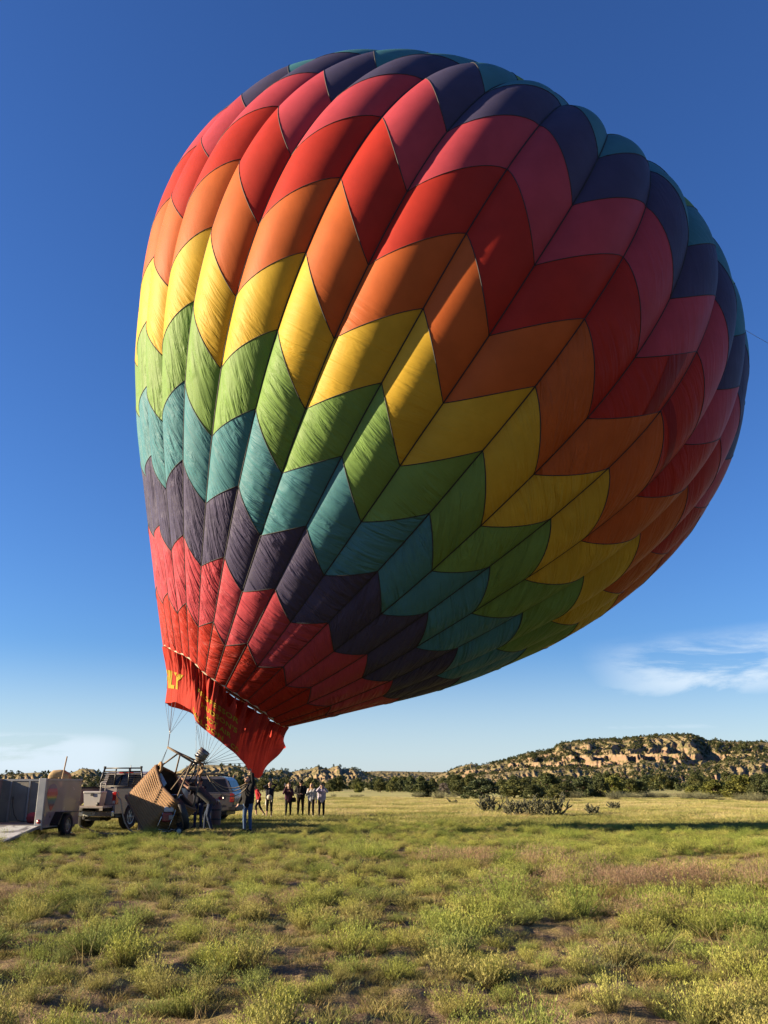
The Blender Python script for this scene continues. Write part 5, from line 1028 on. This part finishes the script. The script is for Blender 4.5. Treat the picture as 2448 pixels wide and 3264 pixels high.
MB().add([p_ + cv_ for p_ in cq_] + [p_ - cv_ for p_ in cq_], [(0, 1, 2, 3), (7, 6, 5, 4), (0, 4, 5, 1), (1, 5, 6, 2), (2, 6, 7, 3), (3, 7, 4, 0)]).build('seat_cushion', simple('pale_blue_vinyl', (0.34, 0.66, 0.90), .35, var=.06), basket)
# leather loops over the rim and rope handles
MB().tube([BL3(500, 2448, 30.2), BL3(508, 2438, 30.0), BL3(513, 2432, 29.9), BL3(516, 2440, 29.8), BL3(515, 2452, 29.8), BL3(508, 2462, 29.9), BL3(498, 2466, 30.1), BL3(490, 2464, 30.3)], [.03, .05, .055, .055, .05, .05, .05, .03], 8).build('padded_handle', leather_t, basket, True)
ropem = simple('tan_rope', (0.42, 0.33, 0.21), .85, var=.2, scale=20)
MB().tube([BL3(373, 2530, 29.6), BL3(377, 2541, 29.5), BL3(385, 2549, 29.4), BL3(388, 2570, 29.3), BL3(392, 2600, 29.2), BL3(398, 2622, 29.2), BL3(410, 2643, 29.2), BL3(424, 2652, 29.3), BL3(445, 2655, 29.4), BL3(460, 2650, 29.4)], .024, 8).build('drag_rope', ropem, basket, True)
# uprights and burner frame
rodm = simple('padded_upright_cover', (0.22, 0.15, 0.085), .75, var=.2); steel = simple('stainless_steel', (0.34, 0.31, 0.27), .5, metal=.7, var=.2)
def rod(name, p, q, r, mat, n=8): return MB().tube([p, p.lerp(q, .5), q], r, n).build(name, mat, basket, True)
f1, f2, f3, f4 = BL3(535, 2382, 29.7), BL3(612, 2428, 29.7), BL3(648, 2436, 30.7), BL3(566, 2398, 30.7)
for a_, b_ in ((f1, f2), (f2, f3), (f3, f4), (f4, f1)): rod('frame_bar', a_, b_, .034, rodm)
cor = [(-bW / 2 + .12, -bD / 2 + .1), (bW / 2 - .12, -bD / 2 + .1), (bW / 2 - .12, bD / 2 - .1), (-bW / 2 + .12, bD / 2 - .1)]
rimp = [Vector((x, y, rim_h(x, y))) for x, y in cor]
rod('upright', rimp[0], BL3(566, 2403, 29.7), .028, rodm); rod('upright', rimp[1], f2, .030, rodm); rod('upright', rimp[2], f3, .030, rodm); rod('upright', rimp[3], BL3(574, 2404, 30.5), .028, rodm)
rod('upright', BL3(545, 2518, 29.5), BL3(612, 2430, 29.7), .020, rodm)
bdir = (BL3(652, 2396, 30.2) - BL3(630, 2424, 30.2)).normalized()
for k, dy in enumerate((-.20, .20)):
    base = BL3(630, 2424, 30.2 + dy); mz_ = Matrix.Translation(base) @ bdir.to_track_quat('Z', 'Y').to_matrix().to_4x4()
    bn = MB().lathe([(.001, -.02), (.06, -.02), (.10, .02), (.175, .06), (.185, .40), (.17, .40), (.16, .08), (.05, .05)], 20, mz_).build('burner_can', steel, basket, True)
    for z in (.10, .17, .24, .30): MB().tube([mz_ @ Vector((.20 * math.cos(a), .20 * math.sin(a), z + .02 * math.sin(a))) for a in [2 * math.pi * q / 16 for q in range(16)]], .012, 5, closed=True).build('coil', steel, bn, True)
    MB().cbox(-.06, .06, -.06, .06, -.16, -.03, .015, mz_).tube([mz_ @ Vector((.03, 0, -.16)), mz_ @ Vector((.12, .05, -.24))], .014, 6).build('valve_block', leather_t if k else steel, basket)
hosem = simple('black_hose', (0.03, 0.027, 0.025), .6, var=.2)
for k, (a_, b_, c_) in enumerate((((628, 2430, 30.0), (622, 2462, 29.8), (600, 2492, 30.0)), ((634, 2434, 30.2), (634, 2470, 30.0), (616, 2500, 30.3)), ((622, 2432, 29.8), (612, 2450, 29.7), (585, 2480, 29.8)), ((640, 2438, 30.4), (644, 2458, 30.3), (636, 2478, 30.4)), ((616, 2430, 29.8), (600, 2446, 29.7), (580, 2462, 29.7)))):
    P_, Q_, S2 = BL3(*a_), BL3(*b_), BL3(*c_); MB().tube([P_.lerp(Q_, u).lerp(Q_.lerp(S2, u), u) for u in [i / 8 for i in range(9)]], .022 if k % 2 else .03, 6).build('fuel_hose', leather if k in (1, 3) else hosem, basket, True)
MB().cbox(-.05, .05, -.03, .03, -.10, .10, .02, Matrix.Translation(BL3(640, 2462, 30.2))).build('glove', leather_t, basket)
# ---- suspension cables of the envelope
wire = simple('steel_cable', (0.22, 0.22, 0.23), .45, metal=.6, var=.1)
def cable(p, q, r=.0065, sag=0.0, mat=wire, name='suspension_cable'):
    p, q = Vector(p), Vector(q); pts = [p.lerp(q, u) - Vector((0, 0, sag * 4 * u * (1 - u))) - ENVV for u in [i / 8 for i in range(9)]]
    return MB().tube(pts, r, 4).build(name, mat, envelope, True)
ENVV = Vector(map(float, ENV0)); hookL = pt(541, 2339, 29.9); frL = bmx @ f1
cable(frL, hookL, .014); rod_hook = None
for j in (30.0, 31.0, 0.0, 1.0, 2.0, 3.0, 3.8): cable(hookL, Vector(map(float, skirt_pos(np.array([j]), np.array([.985]))[0])))
for k in range(3): cable(frL, bmx @ (rimp[0] + Vector((.02 * k, .03 * k, .02))), .006)
frR = bmx @ f3
for k, j in enumerate(np.linspace(5.0, 11.2, 15)): cable(frR + Vector((.03 * (k % 3), 0, .02 * (k % 2))), Vector(map(float, skirt_pos(np.array([j]), np.array([.985]))[0])), .006)
cable(pt(625, 2398, 30.0), Vector(map(float, skirt_pos(np.array([5.3]), np.array([.985]))[0])), .006)
man_hand = Vector(map(float, skirt_pos(np.array([12.05]), np.array([.985]))[0]))
for k, sg_ in enumerate((.42, .50, .66)): cable(pt(655, 2462, 30.3), pt(806, 2480 + 3 * k, man_hand.y), .016, sg_, ropem, 'handling_rope')
# crown line from the top of the envelope
ap = SEAMS[:, 21].mean(0); cable(Vector(map(float, ap)), Vector(map(float, ap)) + Vector((26, 6, -12)), .012, 1.0, ropem, 'crown_line')
# ---- inflation fan
fo = gpt(532, 2662); fan = empty('inflation_fan', (fo.x, fo.y, 0), R(12), label='inflation fan with red engine and white tank before the basket', cat='fan')
engr = simple('red_engine_shroud', (0.30, 0.02, 0.025), .4, var=.15, coat=.3)
fm = MB()
for s_ in (-.16, .20):
    fm.tube([(s_ - .22, -.25, .03), (s_ - .02, -.02, .62), (s_ + .05, .06, 1.06), (s_ + .10, .10, 1.18), (s_ + .20, .14, 1.22)], .016, 6); fm.tube([(s_ - .10, -.16, .18), (s_ + .26, .30, .12)], .014, 6)
fm.tube([(-.27, -.18, .12), (.1, -.18, .12)], .014, 6).tube([(.0, .12, 1.2), (.38, .14, 1.22)], .015, 6); fm.build('frame', chrome, fan, True)
MB().cbox(-.18, .12, -.10, .18, .40, .68, .04).build('engine', engr, fan); MB().cbox(-.14, .16, -.12, .16, .69, .86, .05).build('fuel_tank', cw, fan); MB().cbox(-.22, -.16, -.06, .12, .44, .62, .02).build('recoil_starter', black_pl, fan); MB().cbox(.02, .16, -.14, -.10, .46, .60, .015).build('exhaust', steel, fan)
mF = Matrix.Translation((.36, .22, .62)) @ Matrix.Rotation(R(18), 4, 'Z') @ Matrix.Rotation(R(70), 4, 'Y')
MB().lathe([(.50, -.10), (.52, -.09), (.52, .09), (.50, .10), (.485, .0), (.50, -.10)], 32, mF).build('shroud', black_pl, fan, True)
for k in range(4):
    MB().add([mF @ Matrix.Rotation(k * math.pi / 2, 4, 'Z') @ Vector(q) for q in ((.04, -.04, -.02), (.46, -.07, .03), (.47, .05, -.01), (.04, .04, .03), (.04, -.04, -.005), (.46, -.07, .045), (.47, .05, .005), (.04, .04, .045))], [(0, 3, 2, 1), (4, 5, 6, 7), (0, 1, 5, 4), (1, 2, 6, 5), (2, 3, 7, 6), (3, 0, 4, 7)]).build('blade', wood_m, fan)
gd = MB()
for r_ in (.12, .22, .32, .42): gd.tube([mF @ Vector((r_ * math.cos(a), r_ * math.sin(a), -.10)) for a in [2 * math.pi * q / 24 for q in range(24)]], .005, 4, closed=True)
for q in range(8): gd.tube([mF @ Vector((0, 0, -.10)), mF @ Vector((.5 * math.cos(q * math.pi / 4), .5 * math.sin(q * math.pi / 4), -.10))], .005, 4)
gd.build('guard', black_s, fan)
for yy in (-.20, .40):
    mW = Matrix.Translation((.36, yy, .125)) @ Matrix.Rotation(math.pi / 2, 4, 'X'); wv = MB().lathe([(.075, -.03), (.12, -.03), (.125, 0), (.12, .03), (.075, .03)], 20, mW).build('wheel', rubber, fan, True); MB().lathe([(.075, .02), (.03, .035), (.002, .035)], 16, mW).lathe([(.075, -.02), (.002, -.025)], 16, mW).build('rim', plate_m, wv, True)
MB().tube([(.36, -.2, .125), (.36, .40, .125)], .012, 6).build('axle', chrome, fan)
# ---- standing tank near the suv wheel
ft = gpt(687, 2632); tank = empty('fuel_cylinder', (ft.x, ft.y, 0), 0, label='brownish upright cylinder with red cap in front of the suv wheel', cat='tank')
tb = simple('padded_tank_jacket', (0.17, 0.105, 0.085), .7, var=.25, scale=4)
MB().lathe([(.001, .0), (.17, .0), (.19, .03), (.19, .70), (.17, .80), (.09, .87), (.001, .88)], 24).build('jacket', tb, tank, True)
MB().lathe([(.12, .86), (.125, .88), (.125, .97), (.11, .99), (.10, .97), (.10, .88)], 18).build('collar', alloy, tank, True); MB().cbox(-.16, .0, -.09, .06, .96, 1.06, .03, Matrix.Rotation(R(12), 4, 'Y')).build('cap', simple('red_cap_cloth', (0.55, 0.03, 0.04), .6, var=.1), tank)
for z in (.22, .56): MB().lathe([(.192, z), (.198, z + .005), (.198, z + .045), (.192, z + .05)], 24).build('strap', black_pl, tank, True)
MB().tube([(.02, -.05, .98), (.06, -.12, .9), (.10, -.17, .78)], .02, 6).build('hose', leather_t, tank, True)
# step block under the basket
sq = gpt(432, 2650); MB().cbox(-.08, .02, -.12, .12, .0, .46, .02).cbox(.0, .42, -.10, .10, .06, .16, .02).build('wheel_chock', simple('grey_bracket', (0.16, 0.15, 0.15), .6), None, False, (sq.x, sq.y + .6, 0), label='grey angled bracket on the ground under the tipped basket', cat='bracket')
# hose lying on the grass between trailer and truck
hp = [gpt(258, 2634, .30), gpt(268, 2640, .12), gpt(282, 2642, .06), gpt(300, 2652, .05), gpt(318, 2656, .05), gpt(340, 2657, .05), gpt(372, 2659, .05)]
MB().tube(hp, .022, 6).build('ground_hose', ropem, None, True, label='tan hose trailing on the grass behind the pickup bumper', cat='hose')
# ------------------------------------------------------------------ people: smooth implicit bodies
VOX = 0.012
def sdf_mesh(bones, vox=VOX, k=0.022):
    """bones: (a, b, ra, rb, mat) tapered capsules blended into one skin -> verts, quads, material per face"""
    A = np.array([b[0] for b in bones], float); B = np.array([b[1] for b in bones], float); ra = np.array([b[2] for b in bones]); rb = np.array([b[3] for b in bones])
    lo = np.minimum(A - ra[:, None], B - rb[:, None]).min(0) - 3 * vox; hi = np.maximum(A + ra[:, None], B + rb[:, None]).max(0) + 3 * vox
    n = np.ceil((hi - lo) / vox).astype(int) + 1
    D = np.full(n, 1.0, np.float32); best = np.full(n, 1.0, np.float32); lab = np.zeros(n, np.int16)
    for i in range(len(bones)):
        l = np.maximum(np.floor((np.minimum(A[i], B[i]) - max(ra[i], rb[i]) - .06 - lo) / vox).astype(int), 0); h = np.minimum(np.ceil((np.maximum(A[i], B[i]) + max(ra[i], rb[i]) + .06 - lo) / vox).astype(int) + 1, n)
        g = np.stack(np.meshgrid(*[lo[q] + vox * np.arange(l[q], h[q]) for q in range(3)], indexing='ij'), -1)
        ab = B[i] - A[i]; t_ = np.clip(((g - A[i]) @ ab) / max(ab @ ab, 1e-9), 0, 1); d = np.linalg.norm(g - A[i] - t_[..., None] * ab, axis=-1) - (ra[i] + (rb[i] - ra[i]) * t_)
        s = tuple(slice(l[q], h[q]) for q in range(3)); o = D[s]; kk = k if max(ra[i], rb[i]) > .02 else .006
        hh = np.clip(.5 + .5 * (o - d) / kk, 0, 1); D[s] = o + (d - o) * hh - kk * hh * (1 - hh)
        u = d < best[s]; bs = best[s]; bs[u] = d[u]; best[s] = bs; ls = lab[s]; ls[u] = bones[i][4]; lab[s] = ls
    ins = D < 0; c = n - 1
    cnt = np.zeros(c, np.int8); acc = np.zeros((*c, 3), np.float32); ne = np.zeros(c, np.float32)
    off = [(x, y, z) for x in (0, 1) for y in (0, 1) for z in (0, 1)]
    def cut(arr, o_): return arr[o_[0]:o_[0] + c[0], o_[1]:o_[1] + c[1], o_[2]:o_[2] + c[2]]
    for a_ in off:
        for ax in range(3):
            if a_[ax] == 0:
                b_ = list(a_); b_[ax] = 1; d0 = cut(D, a_); d1 = cut(D, b_); x = (d0 < 0) != (d1 < 0)
                t_ = np.where(x, d0 / np.where(x, d0 - d1, 1), 0); ne += x
                for q in range(3): acc[..., q] += np.where(x, a_[q] + (t_ if q == ax else 0), 0)
    act = ne > 0; vid = np.full(c, -1, np.int64); vid[act] = np.arange(act.sum())
    ijk = np.argwhere(act); V = lo + vox * (ijk + acc[act] / ne[act][:, None]); L = lab[1:, 1:, 1:][act] if False else cut(lab, (0, 0, 0))[act]
    Fs = []
    for ax in range(3):
        p, q = [(1, 2), (2, 0), (0, 1)][ax]
        s0 = [slice(0, n[w]) for w in range(3)]; s1 = list(s0); s0[ax] = slice(0, n[ax] - 1); s1[ax] = slice(1, n[ax])
        x = ins[tuple(s0)] != ins[tuple(s1)]; e = np.argwhere(x); e = e[(e[:, p] > 0) & (e[:, q] > 0) & (e[:, p] < n[p] - 1) & (e[:, q] < n[q] - 1)]
        fl = ins[tuple(s0)][tuple(e.T)]
        def vv(dp, dq): w = e.copy(); w[:, p] -= dp; w[:, q] -= dq; return vid[tuple(w.T)]
        f = np.stack([vv(1, 1), vv(0, 1), vv(0, 0), vv(1, 0)], 1); f[~fl] = f[~fl][:, ::-1]; Fs.append(f)
    F = np.concatenate(Fs); F = F[(F >= 0).all(1)]
    return V, F, L[F[:, 2]]
def hand(w, d, side_v, mat, size=1.0, curl=.35, scale_r=1.0):      # palm and five fingers; w wrist, d direction, side_v toward the thumb
    d = np.array(Vector(d).normalized()); sv = np.array(side_v, float); sv -= d * (sv @ d); sv /= np.linalg.norm(sv); nv = np.cross(d, sv); w = np.array(w, float); out = []
    for q in (-.6, 0, .6): out.append((w + sv * .016 * q * 2, w + d * .085 * size + sv * .024 * q * 2, .016, .015, mat))
    for q, ln in ((-1.35, .060), (-.45, .075), (.45, .080), (1.35, .070)):
        b0 = w + d * .085 * size + sv * .018 * q; dm = d * (1 - curl * .4) + nv * curl * .8; m_ = b0 + dm * ln * .55 * size; dd = d * (1 - curl * 1.2) + nv * curl * 1.6; e_ = m_ + dd * ln * .5 * size
        out += [(b0, m_, .0098, .0090, mat), (m_, e_, .0090, .0080, mat)]
    t0 = w + d * .03 + sv * .026; t1 = t0 + (d * .7 + sv * .7) * .04; out += [(t0, t1, .0115, .010, mat), (t1, t1 + (d * .9 + sv * .25 + nv * .3) * .032, .010, .0085, mat)]
    return out
def stand():
    return dict(pel=(0, 0, .97), che=(0, .0, 1.28), nek=(0, .01, 1.47), hed=(0, -.015, 1.63), sL=(.185, .01, 1.42), sR=(-.185, .01, 1.42), eL=(.25, .04, 1.13), eR=(-.25, .04, 1.13), wL=(.26, -.06, .89), wR=(-.26, -.06, .89),
                hL=(.095, 0, .93), hR=(-.095, 0, .93), kL=(.11, -.015, .50), kR=(-.11, -.015, .50), aL=(.12, .02, .085), aR=(-.12, .02, .085), tL=(.14, -.15, .03), tR=(-.14, -.15, .03), look=(0, -1, -.05), handL=None, handR=None)
# material slots: 0 skin, 1 top, 2 trousers, 3 shoes, 4 dark (eyes), 5 lips, 6 lower leg
def person(loc, rz, height, J, mats, label, hair=None, bulk=1.0, top_long=0.0, sleeve=1.0, calf=2, hip=1.0, extras=(), hat=None):
    j = stand(); j.update(J); N_ = {k_: np.array(v, float) for k_, v in j.items() if v is not None and k_ not in ('look', 'handL', 'handR')}
    b = []; up = N_['nek'] - N_['pel']; up /= np.linalg.norm(up)
    T = bulk
    for s in 'LR':
        hp, sh = N_['h' + s], N_['s' + s]; inn = (N_['che'] - sh) * .38
        b += [(hp + up * .02, sh + inn - up * .08, .105 * T * hip, .105 * T, 1 if True else 1), (sh + inn * .3, sh + inn - up * .06, .075 * T, .10 * T, 1)]
    b += [(N_['pel'] + up * .08, N_['che'], .118 * T, .128 * T, 1), (N_['che'], N_['nek'] - up * .05, .125 * T, .07, 1), (N_['nek'] - up * .07, N_['nek'] + up * .03, .062, .054, 0)]
    b += [(N_['pel'] - up * (top_long), N_['pel'] + up * .03, .125 * T * hip, .118 * T, 1)]
    for s in 'LR':
        sh, el, wr = N_['s' + s], N_['e' + s], N_['w' + s]
        b += [(sh, el, .062 * T, .048 * T, 1)]
        if sleeve >= 1: b += [(el, wr, .046 * T, .034 * T, 1), (wr, wr + (wr - el) * .06, .026, .024, 0)]
        else: m_ = sh + (el - sh) * .8; b[-1] = (sh, m_, .065 * T, .056 * T, 1); b += [(m_, el, .044, .040, 0), (el, wr, .041, .027, 0)]
        hd = j['hand' + s] or tuple((wr - el)); b += hand(wr + (wr - el) / np.linalg.norm(wr - el) * .02, hd, (-1 if s == 'L' else 1, -.5, .2), 0)
        hp, kn, an, to = N_['h' + s], N_['k' + s], N_['a' + s], N_['t' + s]
        b += [(hp - up * .0, hp + (kn - hp) * .5, .098 * hip, .080, 2), (hp + (kn - hp) * .5, kn, .080, .060, 2)]
        cf = kn + (an - kn) * .35
        b += [(kn, cf, .058, .060, 2), (cf, an, .058, .042 if calf == 2 else .036, calf)]
        b += [(an - np.array([0, 0, .02]), to, .042, .032, 3), (an - np.array([0, 0, .02]), an + (an - to) * .25 - np.array([0, 0, .03]), .042, .034, 3), (to, to + (to - an) * .12, .036, .030, 3)]
    h = N_['hed']; lk = np.array(Vector(j['look']).normalized()); hu = h - N_['nek']; hu = hu - lk * (hu @ lk); hu /= np.linalg.norm(hu); rt = np.cross(lk, hu)
    b += [(h - hu * .035 + lk * .012, h + hu * .035 - lk * .012, .078, .090, 0), (h - hu * .075 + lk * .035, h - hu * .03 + lk * .025, .045, .062, 0), (h - hu * .02 - lk * .03, N_['nek'] + hu * .0, .055, .052, 0)]
    b += [(h + lk * .092 + hu * .01, h + lk * .112 - hu * .022, .009, .014, 0), (h + lk * .086 - hu * .066 - rt * .018, h + lk * .086 - hu * .066 + rt * .018, .009, .009, 5), (h + lk * .07 - hu * .10, h + lk * .078 - hu * .098, .022, .022, 0)]
    for s in (-1, 1): b += [(h + lk * .082 + rt * .034 * s + hu * .006, h + lk * .086 + rt * .034 * s + hu * .006, .010, .010, 4), (h + rt * .088 * s - lk * .01 + hu * .015, h + rt * .090 * s - lk * .012 - hu * .03, .014, .011, 0)]
    sc_ = height / 1.75
    root = empty('person', loc, rz, label=label, cat='person'); root.scale = (sc_,) * 3
    V, F, M = sdf_mesh(b); me = fastmesh('body', V, F, True)
    for m_ in mats: me.materials.append(m_)
    me.polygons.foreach_set('material_index', M.astype(np.int32)); link('body', me, None, root)
    if hair:
        hb = [(h + hu * .035 - lk * .022, h + hu * .05 - lk * .01, .094, .086, 0), (h - lk * .045 - hu * .02, h + hu * .02 - lk * .03, .078, .09, 0), (h + hu * .085 + lk * .045, h + hu * .09 - lk * .02, .030, .05, 0)]
        if hair[1] == 'long':
            for q in (-1, -.4, .4, 1): hb.append((h - lk * .04 + rt * .055 * q, h - hu * .24 - lk * .035 + rt * .075 * q, .050, .034, 0))
        if hair[1] == 'tail': hb += [(h - lk * .11 + hu * .02, h - lk * .13 - hu * .16, .032, .018, 0)]
        V, F, M = sdf_mesh(hb); link('hair', fastmesh('hair', V, F, True), hair[0], root)
    if hat:
        V, F, M = sdf_mesh([(h + hu * .05 - lk * .01, h + hu * .065 - lk * .01, .100, .092, 0)] + [(h + hu * .05 + lk * .08 + rt * .05 * q, h + hu * .045 + lk * .165 + rt * .035 * q, .014, .012, 0) for q in (-1, -.4, .2, 1)]); link('cap', fastmesh('cap', V, F, True), hat, root)
    for nm, bs, mt in extras:
        V, F, M = sdf_mesh(bs, k=.03); link(nm, fastmesh(nm, V, F, True), mt, root)
    return root
def cloth(name, c): return simple(name, c, .85, var=.18, scale=9, bump=.35, spec=.2)
skin = simple('skin', (0.52, 0.30, 0.21), .55, var=.08, scale=10); skin2 = simple('tanned_skin', (0.44, 0.235, 0.15), .55, var=.08, scale=10)
eye = simple('eye_dark', (0.02, 0.015, 0.012), .3); lips = simple('lips', (0.40, 0.15, 0.13), .5)
black_c = cloth('black_cloth', (0.012, 0.012, 0.014)); navy_c = cloth('navy_cloth', (0.014, 0.016, 0.032)); jeans_c = cloth('blue_denim', (0.085, 0.145, 0.27)); jeans_d = cloth('dark_denim', (0.028, 0.045, 0.095))
grey_c = cloth('charcoal_tee', (0.075, 0.078, 0.080)); maroon_c = cloth('plum_fleece', (0.075, 0.022, 0.05)); lilac_c = cloth('lilac_knit', (0.50, 0.46, 0.62)); red_c = cloth('red_fleece', (0.42, 0.02, 0.03)); brown_c = cloth('dark_brown_cloth', (0.040, 0.022, 0.015)); cream_c = cloth('cream_knit', (0.62, 0.56, 0.46)); greyw_c = cloth('pale_grey_knit', (0.46, 0.46, 0.50))
shoe_b = cloth('dark_shoe', (0.02, 0.018, 0.016)); shoe_w = cloth('pale_shoe', (0.60, 0.56, 0.52))
hair_b = cloth('dark_hair', (0.022, 0.014, 0.010)); hair_bl = cloth('blonde_hair', (0.46, 0.30, 0.13)); hair_g = cloth('grey_brown_hair', (0.16, 0.115, 0.08)); hair_m = cloth('light_brown_hair', (0.22, 0.13, 0.065))
# man holding up the skirt
g = Vector((man_hand.x + .02, man_hand.y + .0, 0)); hz = (man_hand.z - .10) / (1.80 / 1.75)
person((g.x - .02, g.y, 0), R(-28), 1.80, dict(sL=(.165, 0, 1.49), eL=(.14, -.02, 1.80), wL=(.06, -.01, min(2.06, hz)), handL=(-.1, 0, 1), nek=(0, -.0, 1.48), hed=(-.02, -.05, 1.625), look=(-.15, -.8, .55), eR=(-.24, .0, 1.14), wR=(-.29, -.12, .90)),
       [skin, black_c, jeans_c, shoe_b, eye, lips], 'person in black jacket and jeans reaching up to hold the red skirt', hair=(hair_g, 'short'), bulk=1.12, top_long=.10)
# onlookers
def at(x, y): q = gpt(x, y); return (q.x, q.y, float(ground_z(q.x, q.y)))
person(at(822, 2602), R(-70), 1.62, dict(nek=(0, -.16, 1.40), hed=(0, -.26, 1.53), che=(0, -.08, 1.24), sL=(.17, -.12, 1.36), sR=(-.17, -.12, 1.36), kL=(.1, -.16, .52), aL=(.12, -.10, .10), tL=(.12, -.27, .04), kR=(-.1, .1, .52), aR=(-.12, .36, .14), tR=(-.12, .22, .03)),
       [skin, red_c, black_c, shoe_w, eye, lips, skin], 'person in red jacket striding behind the one holding the skirt', hair=(hair_m, 'tail'), calf=6, top_long=.08)
sw = [((.0, -.10, 1.0), (.0, .10, 1.0), .13, .13, 0), ((-.11, 0, 1.02), (-.16, .02, .62), .09, .05, 0), ((-.12, .06, 1.0), (-.20, .08, .66), .07, .04, 0), ((.10, -.08, 1.0), (.13, -.10, .80), .05, .03, 0), ((.12, .02, 1.0), (.12, .0, .98), .07, .07, 0)]
person(at(857, 2604), R(0), 1.66, dict(eL=(.32, -.02, 1.60), wL=(.13, -.13, 1.66), handL=(-.6, -.3, .2), eR=(-.28, -.12, 1.52), wR=(-.10, -.16, 1.62), handR=(.5, -.2, .4), look=(-.1, -1, .35)),
       [skin, navy_c, black_c, shoe_w, eye, lips, skin], 'person in navy top with cream sweater tied round the waist', hair=(hair_g, 'tail'), calf=6, extras=[('tied_sweater', sw, cream_c)])
person(at(918, 2603), R(8), 1.64, dict(eR=(-.28, -.08, 1.22), wR=(-.17, -.20, 1.52), handR=(.1, -.2, 1), eL=(.24, -.02, 1.14), wL=(.10, -.18, 1.30), handL=(-.4, -.3, .5), look=(-.25, -1, .15)),
       [skin, maroon_c, black_c, shoe_w, eye, lips], 'person in plum jacket raising a phone with handbag at the hip', hair=(hair_m, 'short'), top_long=.10)
person(at(957, 2602), R(6), 1.76, dict(eR=(-.30, .0, 1.14), wR=(-.08, -.24, 1.08), handR=(.6, -.6, 0), eL=(.30, .0, 1.14), wL=(.08, -.24, 1.08), handL=(-.6, -.6, 0), look=(.1, -.9, -.55), hed=(0, -.05, 1.62)),
       [skin2, black_c, brown_c, shoe_b, eye, lips], 'person all in black with dark cap looking down at joined hands', hair=(hair_b, 'short'), bulk=1.12, hat=black_c)
person(at(991, 2604), R(-14), 1.60, dict(eR=(-.26, -.02, 1.14), wR=(-.12, -.22, 1.34), handR=(.4, -.4, .6), wL=(.28, -.02, .86), look=(-.15, -1, .2)),
       [skin, greyw_c, black_c, shoe_w, eye, lips, skin], 'long-haired blonde person in pale grey top and black leggings', hair=(hair_bl, 'long'), calf=2, top_long=.06)
person(at(1024, 2603), R(4), 1.63, dict(eR=(-.29, -.14, 1.30), wR=(-.08, -.24, 1.56), handR=(.5, -.1, .6), eL=(.29, -.14, 1.30), wL=(.08, -.24, 1.56), handL=(-.5, -.1, .6), look=(-.05, -1, .15)),
       [skin, lilac_c, black_c, shoe_w, eye, lips, skin], 'rightmost person, in lilac sweater, holding a camera to the face', hair=(hair_b, 'short'), bulk=1.12, top_long=.10)
# crew at the basket
q = gpt(662, 2650); person((q.x, q.y + .2, 0), 0, 1.82, dict(pel=(0, 0, .95), hL=(.03, -.10, .92), hR=(.03, .10, .92), che=(-.34, -.02, 1.24), nek=(-.52, -.02, 1.36), hed=(-.64, -.05, 1.40), sL=(-.44, -.20, 1.32), sR=(-.44, .18, 1.34), eL=(-.72, -.24, 1.36), wL=(-.95, -.16, 1.50), handL=(-1, .1, .7),
       eR=(-.70, .20, 1.40), wR=(-.92, .14, 1.58), handR=(-1, 0, .5), kL=(-.04, -.14, .50), aL=(.10, -.15, .085), tL=(-.07, -.17, .03), kR=(-.16, .16, .50), aR=(-.18, .16, .085), tR=(-.35, .17, .03), look=(-1, 0, -.35)),
       [skin2, grey_c, jeans_d, shoe_b, eye, lips], 'person in charcoal T-shirt bending over to grip the basket poles', hair=(hair_b, 'short'), bulk=1.18, sleeve=.5, top_long=.06)
q = gpt(612, 2644); person((q.x, q.y + .9, 0), R(-10), 1.74, dict(eL=(.22, -.20, 1.24), wL=(.10, -.38, 1.38), eR=(-.26, -.16, 1.22), wR=(-.16, -.38, 1.34), look=(-.1, -1, -.1)),
       [skin2, navy_c, jeans_d, shoe_b, eye, lips], 'person in dark clothes standing behind the one bending over', hair=(hair_b, 'short'), bulk=1.1, hat=navy_c)
# phone, camera, handbag
def gadget(name, p, rz, sx, sy, sz, mat, screen, label, cat):
    e = empty(name, p, rz, label=label, cat=cat); MB().cbox(-sx, sx, -sy, sy, -sz, sz, min(sx, sy, sz) * .5).build('case', mat, e); MB().cbox(-sx * .85, sx * .85, sy + .0005, sy + .003, -sz * .88, sz * .88, .0008).build('screen', screen, e); return e
a = Vector(at(918, 2603)); gadget('phone', a + Vector((-.17, -.27, 1.56)), .1, .038, .005, .075, shoe_w, glass_d, 'pale phone held up by the person in plum jacket', 'phone')
a = Vector(at(1024, 2603)); cmr = gadget('compact_camera', a + Vector((-.0, -.29, 1.55)), 0, .055, .018, .035, black_pl, glass_d, 'small dark camera held by the person in lilac sweater', 'camera'); MB().lathe([(.001, .03), (.022, .03), (.024, 0)], 14, Matrix.Translation((0, -.018, 0)) @ Matrix.Rotation(math.pi / 2, 4, 'X')).build('lens', black_s, cmr, True)
a = Vector(at(918, 2603)); hb = empty('handbag', a + Vector((.27, -.03, .72)), 0, label='black handbag hanging beside the person in plum jacket', cat='handbag'); lump('pouch', (0, 0, .11), .11, .06, .13, black_c, 2, 20, .08, hb); MB().tube([(-.08, 0, .20), (-.10, .0, .45), (-.16, .02, .68), (-.10, .06, .45), (.08, 0, .20)], .008, 5).build('strap', black_c, hb, True)
